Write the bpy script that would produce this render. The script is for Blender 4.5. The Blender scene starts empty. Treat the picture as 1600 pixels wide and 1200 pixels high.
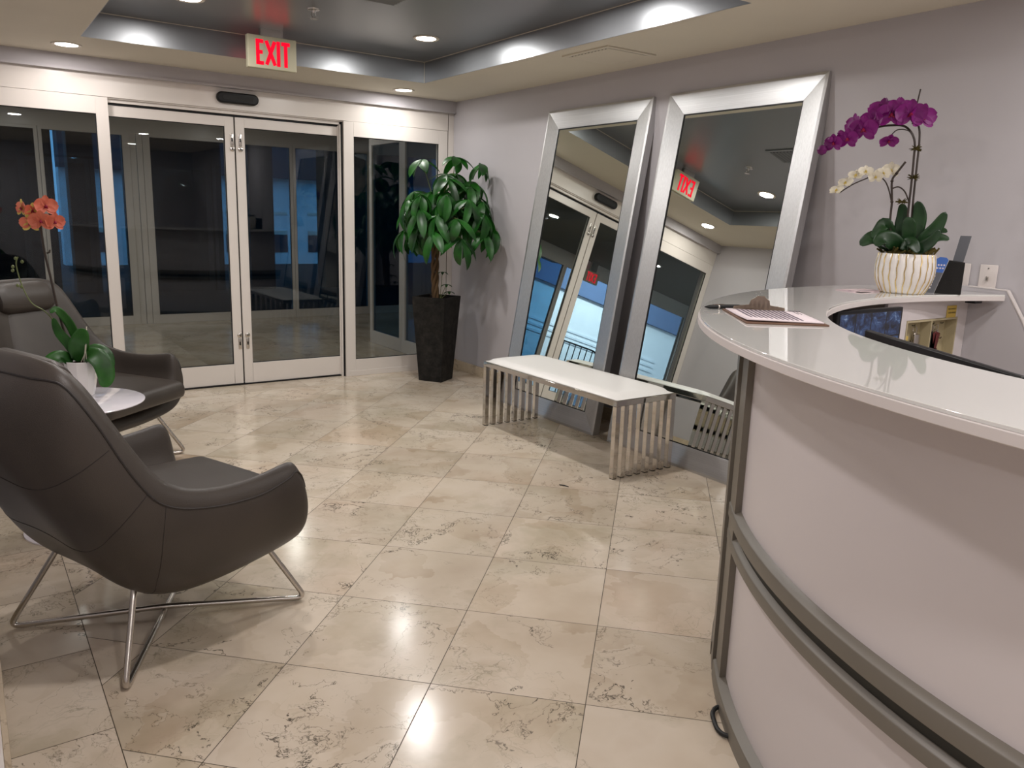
import bpy, bmesh, math, random
from math import sin, cos, pi, radians, sqrt, atan2
from mathutils import Vector, Matrix
from mathutils.bvhtree import BVHTree

sc = bpy.context.scene
COL = sc.collection

# ------------------------------------------------------------------ camera
F_PX, PITCH, ROLL, YAW, CAM_H = 1238.26, radians(11.886), radians(1.8), radians(35.0), 1.353
def _w(v):
    c, s = cos(YAW), sin(YAW)
    return Vector((c*v[0]+s*v[1], -s*v[0]+c*v[1], v[2]))
_f = Vector((0, cos(PITCH), -sin(PITCH))); _u = Vector((0, sin(PITCH), cos(PITCH))); _x = Vector((1, 0, 0))
FWD = _w(_f); RGT = _w(cos(ROLL)*_x+sin(ROLL)*_u); UPV = _w(-sin(ROLL)*_x+cos(ROLL)*_u)
cd = bpy.data.cameras.new('camera'); cam = bpy.data.objects.new('camera', cd); COL.objects.link(cam)
m3 = Matrix((RGT, UPV, -FWD)).transposed()
cam.matrix_world = Matrix.Translation((0, 0, CAM_H)) @ m3.to_4x4()
cd.sensor_fit = 'HORIZONTAL'; cd.sensor_width = 36.0; cd.lens = F_PX/1600*36.0; cd.clip_start = 0.01; cd.clip_end = 200
sc.camera = cam

# ------------------------------------------------------------------ world, exposure
wd = bpy.data.worlds.new('dusk'); sc.world = wd; wd.use_nodes = True
bg = wd.node_tree.nodes['Background']; bg.inputs[0].default_value = (0.62, 0.80, 1.0, 1); bg.inputs[1].default_value = 2.6
sc.view_settings.view_transform = 'Standard'; sc.view_settings.look = 'None'
sc.view_settings.gamma = 1.0; sc.view_settings.use_curve_mapping = False
sc.view_settings.exposure = -0.37

# room constants (metres)
XR, YB, ZC, ZT = 3.608, 6.138, 2.294, 2.44          # right wall, door plane, soffit, tray ceiling
XL = -0.018
TX0, TX1, TY0, TY1 = 0.70, 2.944, 2.476, 5.445      # ceiling tray
ROOM_LIGHTS = [  # x, y, z, watts, colour
    (0.664, 5.76, ZC, 6, (1.0, .94, .93)), (2.975, 5.84, ZC, 6.5, (1.0, .98, .97)),
    (2.56, 4.72, ZT, 17, (1.0, .98, .95)), (1.14, 4.74, ZT, 17, (1.0, .96, .93)),
    (2.56, 3.35, ZT, 17, (1.0, .97, .95)), (1.14, 3.35, ZT, 15, (1.0, .94, .93)),
    (0.66, 1.75, ZC, 16, (1.0, .94, .95)), (2.2, 0.55, ZC, 15, (1.0, .96, .95)),
    (3.15, 0.75, ZC, 14, (1.0, .96, .95)), (0.5, -0.3, ZC, 18, (1.0, .96, .97)),  # lamps over the desk and behind the camera are unseen, added as fill
    (-1.3, -0.3, ZC, 18, (1.0, .96, .97)), (0.5, -1.9, ZC, 18, (1.0, .96, .97)),
    (-1.3, -1.9, ZC, 16, (1.0, .96, .97)), (2.4, -1.5, ZC, 18, (1.0, .96, .97))]
VEST_LIGHTS = [(0.71, 8.35, 2.34, 15, (1.0, .98, .97)), (2.9, 8.35, 2.34, 15, (1.0, .98, .97)), (-1.3, 8.35, 2.34, 15, (1.0, .98, .97))]

# ------------------------------------------------------------------ helpers
def tag(o, label=None, cat=None, group=None, kind=None):
    if label: o['label'] = label
    if cat: o['category'] = cat
    if group: o['group'] = group
    if kind: o['kind'] = kind
    return o
def empty(name, loc, label, cat, group=None, rz=0.0):
    o = bpy.data.objects.new(name, None); COL.objects.link(o); o.location = loc; o.rotation_euler = (0, 0, rz)
    o.empty_display_size = .05
    return tag(o, label, cat, group)

class MB:
    """collects shapes and links them as one mesh object"""
    def __init__(s): s.v = []; s.f = []; s.m = []; s.sm = []
    def add(s, vs, fs, mi=0, smooth=False):
        b = len(s.v); s.v += [tuple(v) for v in vs]
        for f in fs: s.f.append([b+i for i in f]); s.m.append(mi); s.sm.append(smooth)
    def box(s, a, b, mi=0, M=None):
        x0, y0, z0 = a; x1, y1, z1 = b
        x0, x1 = min(x0, x1), max(x0, x1); y0, y1 = min(y0, y1), max(y0, y1); z0, z1 = min(z0, z1), max(z0, z1)
        vs = [Vector(p) for p in ((x0,y0,z0),(x1,y0,z0),(x1,y1,z0),(x0,y1,z0),(x0,y0,z1),(x1,y0,z1),(x1,y1,z1),(x0,y1,z1))]
        if M: vs = [M @ v for v in vs]
        s.add(vs, [(0,3,2,1),(4,5,6,7),(0,1,5,4),(1,2,6,5),(2,3,7,6),(3,0,4,7)], mi)
    def rbox(s, a, b, r, mi=0, M=None, seg=3):
        bm = bmesh.new(); c = [(a[i]+b[i])/2 for i in range(3)]; d = [abs(b[i]-a[i]) for i in range(3)]
        bmesh.ops.create_cube(bm, size=1)
        for v in bm.verts: v.co = Vector((c[0]+v.co.x*d[0], c[1]+v.co.y*d[1], c[2]+v.co.z*d[2]))
        bmesh.ops.bevel(bm, geom=list(bm.edges), offset=min(r, min(d)*.49), segments=seg, profile=.5, affect='EDGES')
        bm.verts.index_update()
        s.add([(M @ v.co) if M else v.co.copy() for v in bm.verts], [[v.index for v in f.verts] for f in bm.faces], mi, True); bm.free()
    def prism(s, poly, z0, z1, mi=0, M=None, smooth=False):
        n = len(poly); vs = [Vector((x, y, z0)) for x, y in poly]+[Vector((x, y, z1)) for x, y in poly]
        if M: vs = [M @ v for v in vs]
        s.add(vs, [list(range(n))[::-1], list(range(n, 2*n))], mi)
        s.add(vs, [(i, (i+1) % n, n+(i+1) % n, n+i) for i in range(n)], mi, smooth)
    def lathe(s, prof, n=32, c=(0, 0, 0), mi=0, M=None, smooth=True, ellipse=(1, 1)):
        vs = []
        for r, z in prof:
            for k in range(n):
                a = 2*pi*k/n; v = Vector((c[0]+r*cos(a)*ellipse[0], c[1]+r*sin(a)*ellipse[1], c[2]+z)); vs.append(M @ v if M else v)
        fs = []
        for j in range(len(prof)-1):
            for k in range(n):
                fs.append((j*n+k, j*n+(k+1) % n, (j+1)*n+(k+1) % n, (j+1)*n+k))
        s.add(vs, fs, mi, smooth)
        s.add(vs, [list(range(n))[::-1], list(range((len(prof)-1)*n, len(prof)*n))], mi, False)
    def tube(s, pts, r, n=10, mi=0, closed=False):
        pts = [Vector(p) for p in pts]; N = len(pts); rr = r if isinstance(r, (list, tuple)) else [r]*N
        T = []
        for i in range(N):
            if closed: t = pts[(i+1) % N]-pts[i-1]
            else: t = pts[min(i+1, N-1)]-pts[max(i-1, 0)]
            T.append(t.normalized() if t.length > 1e-9 else Vector((0, 0, 1)))
        up = Vector((0, 0, 1)) if abs(T[0].z) < .9 else Vector((1, 0, 0))
        nrm = (up-T[0]*up.dot(T[0])).normalized(); vs = []
        for i in range(N):
            nrm = (nrm-T[i]*nrm.dot(T[i])); nrm = nrm.normalized() if nrm.length > 1e-6 else T[i].orthogonal().normalized()
            bn = T[i].cross(nrm)
            for k in range(n):
                a = 2*pi*k/n; vs.append(pts[i]+(nrm*cos(a)+bn*sin(a))*rr[i])
        fs = []
        for i in range(N if closed else N-1):
            j = (i+1) % N
            for k in range(n): fs.append((i*n+k, i*n+(k+1) % n, j*n+(k+1) % n, j*n+k))
        s.add(vs, fs, mi, True)
        if not closed: s.add(vs, [list(range(n))[::-1], list(range((N-1)*n, N*n))], mi)
    def sweep(s, C, prof, a0, a1, n, mi=0, smooth=True):
        """profile (r,z) closed polygon swept about C from a0 to a1 (degrees)"""
        vs = []; P = len(prof)
        for i in range(n+1):
            a = radians(a0+(a1-a0)*i/n)
            for r, z in prof: vs.append(Vector((C[0]+r*cos(a), C[1]+r*sin(a), z)))
        for j in range(P):
            s.add([vs[i*P+k] for i in range(n+1) for k in (j, (j+1) % P)], [(2*i, 2*i+1, 2*i+3, 2*i+2) for i in range(n)], mi, smooth)
        s.add(vs, [list(range(P)), [n*P+k for k in range(P)][::-1]], mi)
    def grid(s, rows, mi=0, smooth=True):
        h = len(rows); w = len(rows[0])
        s.add([p for r in rows for p in r], [(i*w+j, i*w+j+1, (i+1)*w+j+1, (i+1)*w+j) for i in range(h-1) for j in range(w-1)], mi, smooth)
    def build(s, name, mats, parent=None, bevel=0.0, recalc=True, sub=0, solid=0.0, seg=2):
        me = bpy.data.meshes.new(name); me.from_pydata(s.v, [], s.f)
        if not isinstance(mats, (list, tuple)): mats = [mats]
        for m in mats: me.materials.append(m)
        for p, mi, sm in zip(me.polygons, s.m, s.sm): p.material_index = mi; p.use_smooth = sm
        if recalc:
            bm = bmesh.new(); bm.from_mesh(me); bmesh.ops.remove_doubles(bm, verts=bm.verts, dist=1e-6)
            bmesh.ops.recalc_face_normals(bm, faces=bm.faces); bm.to_mesh(me); bm.free()
        if not sub and any(s.sm) and not bevel: me.set_sharp_from_angle(angle=radians(38))
        o = bpy.data.objects.new(name, me); COL.objects.link(o)
        if parent: o.parent = parent
        if solid:
            md = o.modifiers.new('solid', 'SOLIDIFY'); md.thickness = solid; md.offset = 0
        if bevel:
            md = o.modifiers.new('bevel', 'BEVEL'); md.width = bevel; md.segments = seg; md.limit_method = 'ANGLE'; md.angle_limit = radians(40)
            md.harden_normals = True
        if sub:
            md = o.modifiers.new('sub', 'SUBSURF'); md.levels = sub; md.render_levels = sub
        return o
def struct(o): o['kind'] = 'structure'; return o

def crom(pts, n=8):
    pts = [Vector(p) for p in pts]; out = []
    for i in range(len(pts)-1):
        p0 = pts[max(i-1, 0)]; p1 = pts[i]; p2 = pts[i+1]; p3 = pts[min(i+2, len(pts)-1)]
        for k in range(n):
            t = k/n; out.append(.5*((2*p1)+(p2-p0)*t+(2*p0-5*p1+4*p2-p3)*t*t+(3*p1-p0-3*p2+p3)*t**3))
    out.append(pts[-1]); return out
def fillet(pts, r, n=5):
    """round the inner corners of a polyline"""
    pts = [Vector(p) for p in pts]; out = [pts[0]]
    for i in range(1, len(pts)-1):
        a = (pts[i-1]-pts[i]); b = (pts[i+1]-pts[i]); rr = min(r, a.length*.45, b.length*.45)
        p = pts[i]+a.normalized()*rr; q = pts[i]+b.normalized()*rr
        for k in range(n+1):
            t = k/n; out.append(p*(1-t)**2+pts[i]*2*t*(1-t)+q*t*t)
    out.append(pts[-1]); return out

# ------------------------------------------------------------------ materials
def srgb(r, g, b):
    f = lambda c: (c/255/12.92) if c/255 <= .04045 else ((c/255+.055)/1.055)**2.4
    return (f(r), f(g), f(b), 1)
class NT:
    def __init__(s, name):
        s.m = bpy.data.materials.new(name); s.m.use_nodes = True; s.t = s.m.node_tree; s.n = s.t.nodes; s.l = s.t.links
        s.b = s.n['Principled BSDF']; s.out = s.n['Material Output']
    def new(s, ty, **k):
        n = s.n.new(ty)
        for a, v in k.items(): setattr(n, a, v)
        return n
    def inp(s, sock, v):
        if hasattr(v, 'links'): s.l.new(v, sock)
        elif v is not None: sock.default_value = v
    def math(s, op, a, b=None, c=None, clamp=False):
        n = s.new('ShaderNodeMath', operation=op); n.use_clamp = clamp
        s.inp(n.inputs[0], a); s.inp(n.inputs[1], b); s.inp(n.inputs[2], c); return n.outputs[0]
    def mix(s, f, a, b):
        n = s.new('ShaderNodeMix', data_type='RGBA'); s.inp(n.inputs[0], f); s.inp(n.inputs[6], a); s.inp(n.inputs[7], b); return n.outputs[2]
    def noise(s, vec, scale, detail=2, rough=.5, dist=0, out=0):
        n = s.new('ShaderNodeTexNoise'); s.inp(n.inputs['Vector'], vec); n.inputs['Scale'].default_value = scale
        n.inputs['Detail'].default_value = detail; n.inputs['Roughness'].default_value = rough; n.inputs['Distortion'].default_value = dist
        return n.outputs[out]
    def ramp(s, f, stops):
        n = s.new('ShaderNodeValToRGB'); s.inp(n.inputs[0], f); e = n.color_ramp.elements
        while len(e) < len(stops): e.new(.5)
        for el, (p, c) in zip(e, stops): el.position = p; el.color = c
        return n.outputs[0]
    def coord(s, out='Object'): return s.new('ShaderNodeTexCoord').outputs[out]
    def bump(s, h, st=.1, d=.01):
        n = s.new('ShaderNodeBump'); n.inputs['Strength'].default_value = st; n.inputs['Distance'].default_value = d
        s.inp(n.inputs['Height'], h); s.l.new(n.outputs[0], s.b.inputs['Normal'])
    def set(s, **k):
        for a, v in k.items(): s.inp(s.b.inputs[{'color':'Base Color','rough':'Roughness','metal':'Metallic','spec':'Specular IOR Level','coat':'Coat Weight','coatr':'Coat Roughness','aniso':'Anisotropic','anisor':'Anisotropic Rotation','em':'Emission Color','ems':'Emission Strength','sss':'Subsurface Weight','trans':'Transmission Weight','ior':'IOR','sheen':'Sheen Weight','alpha':'Alpha'}[a]], v)
        return s

def paint(name, c, rough=.55, var=.04, spec=.3, bumpst=.03):
    t = NT(name); v = t.coord('Object'); n = t.noise(v, 3.0, 4)
    d = tuple(x*(1-var) for x in c[:3])+(1,); e = tuple(min(1, x*(1+var)) for x in c[:3])+(1,)
    t.set(color=t.ramp(n, [(.3, d), (.7, e)]), rough=rough, spec=spec)
    if bumpst: t.bump(t.noise(v, 240, 2), bumpst, .002)
    return t.m
def metal(name, c, rough=.25, brushed=None, aniso=0.0):
    t = NT(name); v = t.coord('Object')
    if brushed:
        mp = t.new('ShaderNodeMapping'); t.l.new(v, mp.inputs[0]); mp.inputs['Scale'].default_value = brushed
        n = t.noise(mp.outputs[0], 1.0, 3)
        t.set(rough=t.math('MULTIPLY_ADD', n, .18, rough-.09)); t.bump(n, .05, .001)
    else:
        n = t.noise(v, 6.0, 2); t.set(rough=t.math('MULTIPLY_ADD', n, .06, rough-.03))
    t.set(color=c, metal=1.0, aniso=aniso); return t.m
def plastic(name, c, rough=.35, spec=.5, coat=0.0):
    t = NT(name); n = t.noise(t.coord('Object'), 30, 2)
    t.set(color=c, rough=t.math('MULTIPLY_ADD', n, .05, rough-.025), spec=spec, coat=coat); return t.m
def emis(name, c, st):
    t = NT(name); t.set(color=c, em=c, ems=st, rough=.4); return t.m

def glass_mat(name, tint, r0=.05):
    t = NT(name); g = t.new('ShaderNodeNewGeometry'); dt = t.new('ShaderNodeVectorMath', operation='DOT_PRODUCT')
    t.l.new(g.outputs['Normal'], dt.inputs[0]); t.l.new(g.outputs['Incoming'], dt.inputs[1])
    c = t.math('ABSOLUTE', dt.outputs['Value']); k = t.math('POWER', t.math('SUBTRACT', 1.0, c, clamp=True), 5.0)
    fr = t.math('MULTIPLY_ADD', k, 1-r0, r0)
    tr = t.new('ShaderNodeBsdfTransparent'); tr.inputs[0].default_value = tint+(1,)
    gl = t.new('ShaderNodeBsdfGlossy'); gl.inputs['Roughness'].default_value = 0.0; gl.inputs[0].default_value = (.9, .95, 1, 1)
    mx = t.new('ShaderNodeMixShader'); t.l.new(fr, mx.inputs[0]); t.l.new(tr.outputs[0], mx.inputs[1]); t.l.new(gl.outputs[0], mx.inputs[2])
    t.l.new(mx.outputs[0], t.out.inputs[0]); t.n.remove(t.b); return t.m

def marble_floor():
    t = NT('marble floor tiles'); g = t.new('ShaderNodeNewGeometry'); P = g.outputs['Position']
    sp = t.new('ShaderNodeSeparateXYZ'); t.l.new(P, sp.inputs[0]); X, Y = sp.outputs[0], sp.outputs[1]
    S = .457; R2 = 1/sqrt(2)
    u = t.math('MULTIPLY', t.math('ADD', X, Y), R2/S); v = t.math('MULTIPLY', t.math('SUBTRACT', Y, X), R2/S)
    u = t.math('SUBTRACT', u, 2.035/S); v = t.math('SUBTRACT', v, 1.031/S)
    # border courses along the walls
    bl = t.math('LESS_THAN', X, .229); bb = t.math('GREATER_THAN', Y, 5.915); br = t.math('GREATER_THAN', X, 3.385)
    ub = t.math('DIVIDE', t.math('SUBTRACT', X, .229), 10.0); vb = t.math('DIVIDE', t.math('SUBTRACT', Y, 2.108), S)
    ub2 = t.math('DIVIDE', t.math('SUBTRACT', X, 2.645), S)
    def sel(m, a, b):  # m?a:b
        return t.math('ADD', t.math('MULTIPLY', m, a), t.math('MULTIPLY', t.math('SUBTRACT', 1.0, m), b))
    side = t.math('MAXIMUM', bl, br)
    U = sel(bb, ub2, sel(side, ub, u)); V = sel(bb, .5, sel(side, vb, v))
    def dist(w): # distance to nearest integer line, in metres
        fr = t.math('FRACT', w); return t.math('MULTIPLY', t.math('MINIMUM', fr, t.math('SUBTRACT', 1.0, fr)), S)
    dU = sel(t.math('MULTIPLY', side, t.math('SUBTRACT', 1.0, bb)), 1.0, dist(U)); dV = sel(bb, 1.0, dist(V))
    dl = t.math('MINIMUM', t.math('MINIMUM', dU, dV), t.math('MINIMUM', t.math('ABSOLUTE', t.math('SUBTRACT', X, .229)), t.math('MINIMUM', t.math('ABSOLUTE', t.math('SUBTRACT', Y, 5.915)), t.math('ABSOLUTE', t.math('SUBTRACT', X, 3.385)))))
    grout = t.math('SUBTRACT', 1.0, t.math('DIVIDE', t.math('SUBTRACT', dl, .0008), .0010, clamp=True), clamp=True)
    cid = t.new('ShaderNodeCombineXYZ'); t.l.new(t.math('FLOOR', U), cid.inputs[0]); t.l.new(t.math('FLOOR', V), cid.inputs[1])
    t.l.new(t.math('ADD', bb, t.math('MULTIPLY', side, 2.0)), cid.inputs[2])
    wn = t.new('ShaderNodeTexWhiteNoise', noise_dimensions='3D'); t.l.new(cid.outputs[0], wn.inputs[0])
    rnd = wn.outputs['Value']; rc = wn.outputs['Color']
    off = t.new('ShaderNodeVectorMath', operation='MULTIPLY_ADD'); t.l.new(rc, off.inputs[0]); off.inputs[1].default_value = (9, 9, 9); t.l.new(P, off.inputs[2])
    W = off.outputs[0]
    warp = t.new('ShaderNodeVectorMath', operation='MULTIPLY_ADD'); t.l.new(t.noise(W, 2.3, 5, .6, out=1), warp.inputs[0]); warp.inputs[1].default_value = (.5, .5, .5); t.l.new(W, warp.inputs[2])
    WW = warp.outputs[0]
    base = t.ramp(t.noise(W, 2.0, 4, .55), [(.30, srgb(182, 163, 139)), (.45, srgb(199, 183, 161)), (.58, srgb(208, 194, 175)), (.72, srgb(189, 171, 149))])
    # rounded clasts
    vo = t.new('ShaderNodeTexVoronoi', feature='SMOOTH_F1'); t.l.new(WW, vo.inputs['Vector']); vo.inputs['Scale'].default_value = 5.0; vo.inputs['Smoothness'].default_value = .3
    cl = t.ramp(vo.outputs['Color'], [(.40, (0, 0, 0, 1)), (.46, (1, 1, 1, 1))])
    base = t.mix(t.math('MULTIPLY', cl, .35), base, srgb(220, 207, 189))
    green = t.ramp(t.noise(WW, 1.7, 5, .6), [(.50, (0, 0, 0, 1)), (.66, (1, 1, 1, 1))])
    base = t.mix(t.math('MULTIPLY', green, .45), base, srgb(160, 150, 122))
    pink = t.ramp(t.noise(W, 1.1, 2), [(.55, (0, 0, 0, 1)), (.75, (1, 1, 1, 1))])
    base = t.mix(t.math('MULTIPLY', pink, .30), base, srgb(212, 178, 152))
    # veins
    def vein(vec, sc_, wdt, mask_sc, lo, hi):
        n = t.noise(vec, sc_, 7, .62, .4); a = t.math('ABSOLUTE', t.math('SUBTRACT', n, .5))
        l = t.math('SUBTRACT', 1.0, t.math('DIVIDE', a, wdt, clamp=True), clamp=True)
        m = t.ramp(t.noise(vec, mask_sc, 4, .6), [(lo, (0, 0, 0, 1)), (hi, (1, 1, 1, 1))])
        return t.math('MULTIPLY', l, m)
    v1 = vein(WW, 1.9, .0038, 1.5, .38, .58); v2 = vein(WW, 5.5, .012, 1.9, .56, .66); v3 = vein(WW, 1.6, .0045, 2.4, .46, .56)
    ed = t.new('ShaderNodeTexVoronoi', feature='DISTANCE_TO_EDGE'); t.l.new(WW, ed.inputs['Vector']); ed.inputs['Scale'].default_value = 11.0
    edl = t.math('SUBTRACT', 1.0, t.math('DIVIDE', ed.outputs[0], .03, clamp=True), clamp=True)
    edm = t.math('MULTIPLY', edl, t.ramp(t.noise(WW, 1.9, 4, .6), [(.52, (0, 0, 0, 1)), (.66, (1, 1, 1, 1))]))
    base = t.mix(t.math('MULTIPLY', edm, .42), base, srgb(132, 126, 100))
    base = t.mix(t.math('MULTIPLY', v1, .80), base, srgb(98, 90, 70))
    base = t.mix(t.math('MULTIPLY', v2, .55), base, srgb(112, 110, 92))
    base = t.mix(t.math('MULTIPLY', v3, .95), base, srgb(48, 44, 36))
    hs = t.new('ShaderNodeHueSaturation'); t.l.new(base, hs.inputs['Color']); hs.inputs['Saturation'].default_value = .95
    t.l.new(t.math('MULTIPLY_ADD', rnd, .14, .90), hs.inputs['Value'])
    col = t.mix(grout, hs.outputs[0], srgb(70, 60, 46))
    t.set(color=col, rough=t.math('MULTIPLY_ADD', grout, .5, t.math('MULTIPLY_ADD', t.noise(P, 3, 4), .08, .13)), spec=.42)
    t.bump(t.math('SUBTRACT', 1.0, grout), .25, .001)
    return t.m

def leather():
    t = NT('taupe leather'); v = t.coord('Object'); vo = t.new('ShaderNodeTexVoronoi'); t.l.new(v, vo.inputs['Vector']); vo.inputs['Scale'].default_value = 420
    n = t.noise(v, 4, 3)
    t.set(color=t.ramp(n, [(.3, srgb(54, 48, 43)), (.7, srgb(65, 58, 52))]), rough=.42, spec=.4); t.bump(vo.outputs['Distance'], .18, .0015); return t.m

M = {}
M['floor'] = marble_floor()
M['wall'] = paint('lilac grey wall paint', srgb(184, 180, 183), .6, .015)
M['soffit'] = paint('cream ceiling paint', srgb(216, 208, 192), .7, .015)
M['tray'] = None
M['white'] = paint('white powder coated aluminium', srgb(220, 213, 206), .28, .02, .5, .02)
M['rail_dark'] = paint('grey aluminium edge profile', srgb(108, 102, 92), .4, .03, .5, .02)
M['black'] = plastic('black plastic', (.005, .005, .006, 1), .42, .3)
M['rubber'] = plastic('black gasket rubber', (.008, .008, .008, 1), .6)
M['chrome'] = metal('polished chrome', (.60, .57, .53, 1), .05)
M['steel'] = metal('brushed steel', (.60, .57, .53, 1), .25)
M['frame'] = None
M['leather'] = leather()
M['piping'] = plastic('dark leather piping', srgb(34, 28, 26), .5)
M['vinyl'] = plastic('white bench vinyl', srgb(226, 224, 220), .35, .5)
M['lam'] = paint('white desk laminate', srgb(208, 201, 201), .35, .01, .45, .0)
M['counter'] = plastic('white counter board', srgb(214, 207, 204), .4, .5)
M['tglass'] = None
M['tabletop'] = plastic('glossy white tabletop', srgb(228, 224, 230), .12, .5, .5)
M['ceramic'] = plastic('white ceramic', srgb(228, 224, 220), .15, .5, .4)
M['gold'] = metal('gold stripe', (.80, .62, .30, 1), .25)
M['paper'] = plastic('white paper', srgb(226, 214, 218), .8, .2)
M['lamp_trim'] = plastic('white lamp trim', srgb(210, 200, 188), .4)
M['mirror'] = metal('mirror glass', (.80, .86, .82, 1), .0)
M['glass'] = glass_mat('clear tinted door glass', (.76, .77, .75), .03)
M['glass2'] = glass_mat('blue tinted outer glass', (.32, .52, .67), .03)
M['glass3'] = glass_mat('clear outer glass', (.88, .95, 1.0), .04)

def f_mirror():
    t = NT('silvered glass'); gl = t.new('ShaderNodeBsdfGlossy'); gl.inputs['Roughness'].default_value = 0; gl.inputs[0].default_value = (.80, .84, .80, 1)
    t.l.new(gl.outputs[0], t.out.inputs[0]); t.n.remove(t.b); return t.m
M['mirror'] = f_mirror()
def f_tray():
    t = NT('metallic grey tray paint'); v = t.coord('Object'); mp = t.new('ShaderNodeMapping'); t.l.new(v, mp.inputs[0]); mp.inputs['Scale'].default_value = (60, 60, 3)
    n = t.noise(mp.outputs[0], 1, 3)
    t.set(color=srgb(136, 138, 141), metal=.6, rough=.32); return t.m
M['tray'] = f_tray()
def f_frame(horizontal):
    t = NT('brushed silver leaf frame '+('rail' if horizontal else 'stile')); v = t.coord('Object'); mp = t.new('ShaderNodeMapping'); t.l.new(v, mp.inputs[0])
    mp.inputs['Scale'].default_value = (300, 2, 300) if horizontal else (300, 300, 2)
    n = t.noise(mp.outputs[0], 1, 3)
    t.set(color=t.ramp(n, [(.3, (.50, .50, .50, 1)), (.7, (.60, .60, .60, 1))]), metal=.9, rough=t.math('MULTIPLY_ADD', n, .14, .30)); t.bump(n, .08, .001); return t.m
M['frame_h'] = f_frame(True); M['frame_v'] = f_frame(False)
def f_marble_base():
    t = NT('marble baseboard'); v = t.coord('Object'); n = t.noise(v, 3, 6, .6, .6)
    a = t.math('ABSOLUTE', t.math('SUBTRACT', t.noise(v, 4, 6, .6, 1.), .5)); l = t.math('SUBTRACT', 1.0, t.math('DIVIDE', a, .012, clamp=True), clamp=True)
    t.set(color=t.mix(t.math('MULTIPLY', l, .5), t.ramp(n, [(.3, srgb(176, 158, 134)), (.7, srgb(206, 190, 166))]), srgb(120, 108, 88)), rough=.15, spec=.5); return t.m
M['base'] = f_marble_base()
def f_tglass():
    t = NT('back painted counter glass'); t.set(color=srgb(222, 221, 217), rough=.03, spec=.6, coat=.5, coatr=.02); return t.m
M['tglass'] = f_tglass()
def f_leaf(name, c1, c2, rough=.3):
    t = NT(name); v = t.coord('Object'); n = t.noise(v, 9, 3)
    t.set(color=t.ramp(n, [(.35, c1), (.65, c2)]), rough=rough, spec=.5, sss=.0)
    t.b.inputs['Transmission Weight'].default_value = 0
    tl = t.new('ShaderNodeBsdfTranslucent'); t.inp(tl.inputs[0], c2)
    mx = t.new('ShaderNodeMixShader'); mx.inputs[0].default_value = .18
    t.l.new(t.b.outputs[0], mx.inputs[1]); t.l.new(tl.outputs[0], mx.inputs[2]); t.l.new(mx.outputs[0], t.out.inputs[0]); return t.m
M['leaf'] = f_leaf('money tree leaf', srgb(12, 50, 13), srgb(34, 98, 26), .40)
M['oleaf'] = f_leaf('orchid leaf', srgb(28, 72, 22), srgb(50, 108, 36), .42)
M['oleaf2'] = f_leaf('dark orchid leaf', srgb(16, 44, 20), srgb(30, 68, 28), .42)
M['bark'] = paint('plaited bark', srgb(96, 76, 54), .8, .25, .2, .4)
M['stemdark'] = plastic('dark flower stem', srgb(46, 34, 26), .5)
M['stemgreen'] = plastic('green flower stem', srgb(96, 106, 60), .5)
M['soil'] = paint('soil', srgb(40, 30, 22), .95, .3, .1, .6)
M['moss'] = paint('moss', srgb(74, 66, 34), .95, .5, .1, .8)
M['magenta'] = f_leaf('magenta petal', srgb(100, 6, 90), srgb(136, 18, 124), .5)
M['petalw'] = f_leaf('white petal', srgb(214, 206, 186), srgb(232, 226, 208), .5)
M['coral'] = f_leaf('coral petal', srgb(196, 92, 72), srgb(222, 128, 98), .5)
M['coraledge'] = f_leaf('yellow petal', srgb(196, 170, 80), srgb(214, 190, 100), .5)
M['lip'] = f_leaf('crimson orchid lip', srgb(120, 12, 50), srgb(160, 26, 70), .4)
def f_potdark():
    t = NT('rough black planter'); v = t.coord('Object'); n = t.noise(v, 14, 6, .7)
    t.set(color=t.ramp(n, [(.35, srgb(18, 17, 16)), (.6, srgb(40, 38, 35)), (.8, srgb(56, 53, 48))]), rough=.8, spec=.25); t.bump(n, .3, .004); return t.m
M['pot'] = f_potdark()
M['lampglow'] = emis('lit lamp lens', (1.0, .93, .80, 1), 26)
M['exitglow'] = emis('lit red exit letter', (1.0, .004, .028, 1), 1.5); M['exitglow'].node_tree.nodes['Principled BSDF'].inputs['Base Color'].default_value = (.05, .0, .0, 1); M['exitglow'].node_tree.nodes['Principled BSDF'].inputs['Specular IOR Level'].default_value = 0.05
M['exitbox'] = plastic('cream exit sign plastic', srgb(186, 180, 154), .5)
M['vent'] = paint('cream vent metal', srgb(212, 204, 188), .5, .02)

# ------------------------------------------------------------------ room shell
b = MB(); b.box((-2.9, -3.0, -.06), (6.0, 10.02, 0)); fl = struct(b.build('floor', M['floor']))
# lower ceiling ring round the raised tray, tray sides and tray top
b = MB()
T2 = .25
b.box((-2.9, -3.0, ZC), (TX0, YB-.0, ZC+T2)); b.box((TX1, -3.0, ZC), (XR+.1, YB, ZC+T2))
b.box((TX0, -3.0, ZC), (TX1, TY0, ZC+T2)); b.box((TX0, TY1, ZC), (TX1, YB, ZC+T2))
struct(b.build('ceiling', M['soffit'], recalc=False))
b = MB(); b.box((TX0+.001, TY0+.001, ZT), (TX1-.001, TY1-.001, ZT+.05))
e = .004
b.box((TX0, TY0, ZC+.001), (TX0+e, TY1, ZT)); b.box((TX1-e, TY0, ZC+.001), (TX1, TY1, ZT))
b.box((TX0+e, TY0, ZC+.001), (TX1-e, TY0+e, ZT)); b.box((TX0+e, TY1-e, ZC+.001), (TX1-e, TY1, ZT))
struct(b.build('ceiling', M['tray'], recalc=False))
b = MB()   # pale caulk line along the tray's upper and corner edges
h = .003
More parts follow.
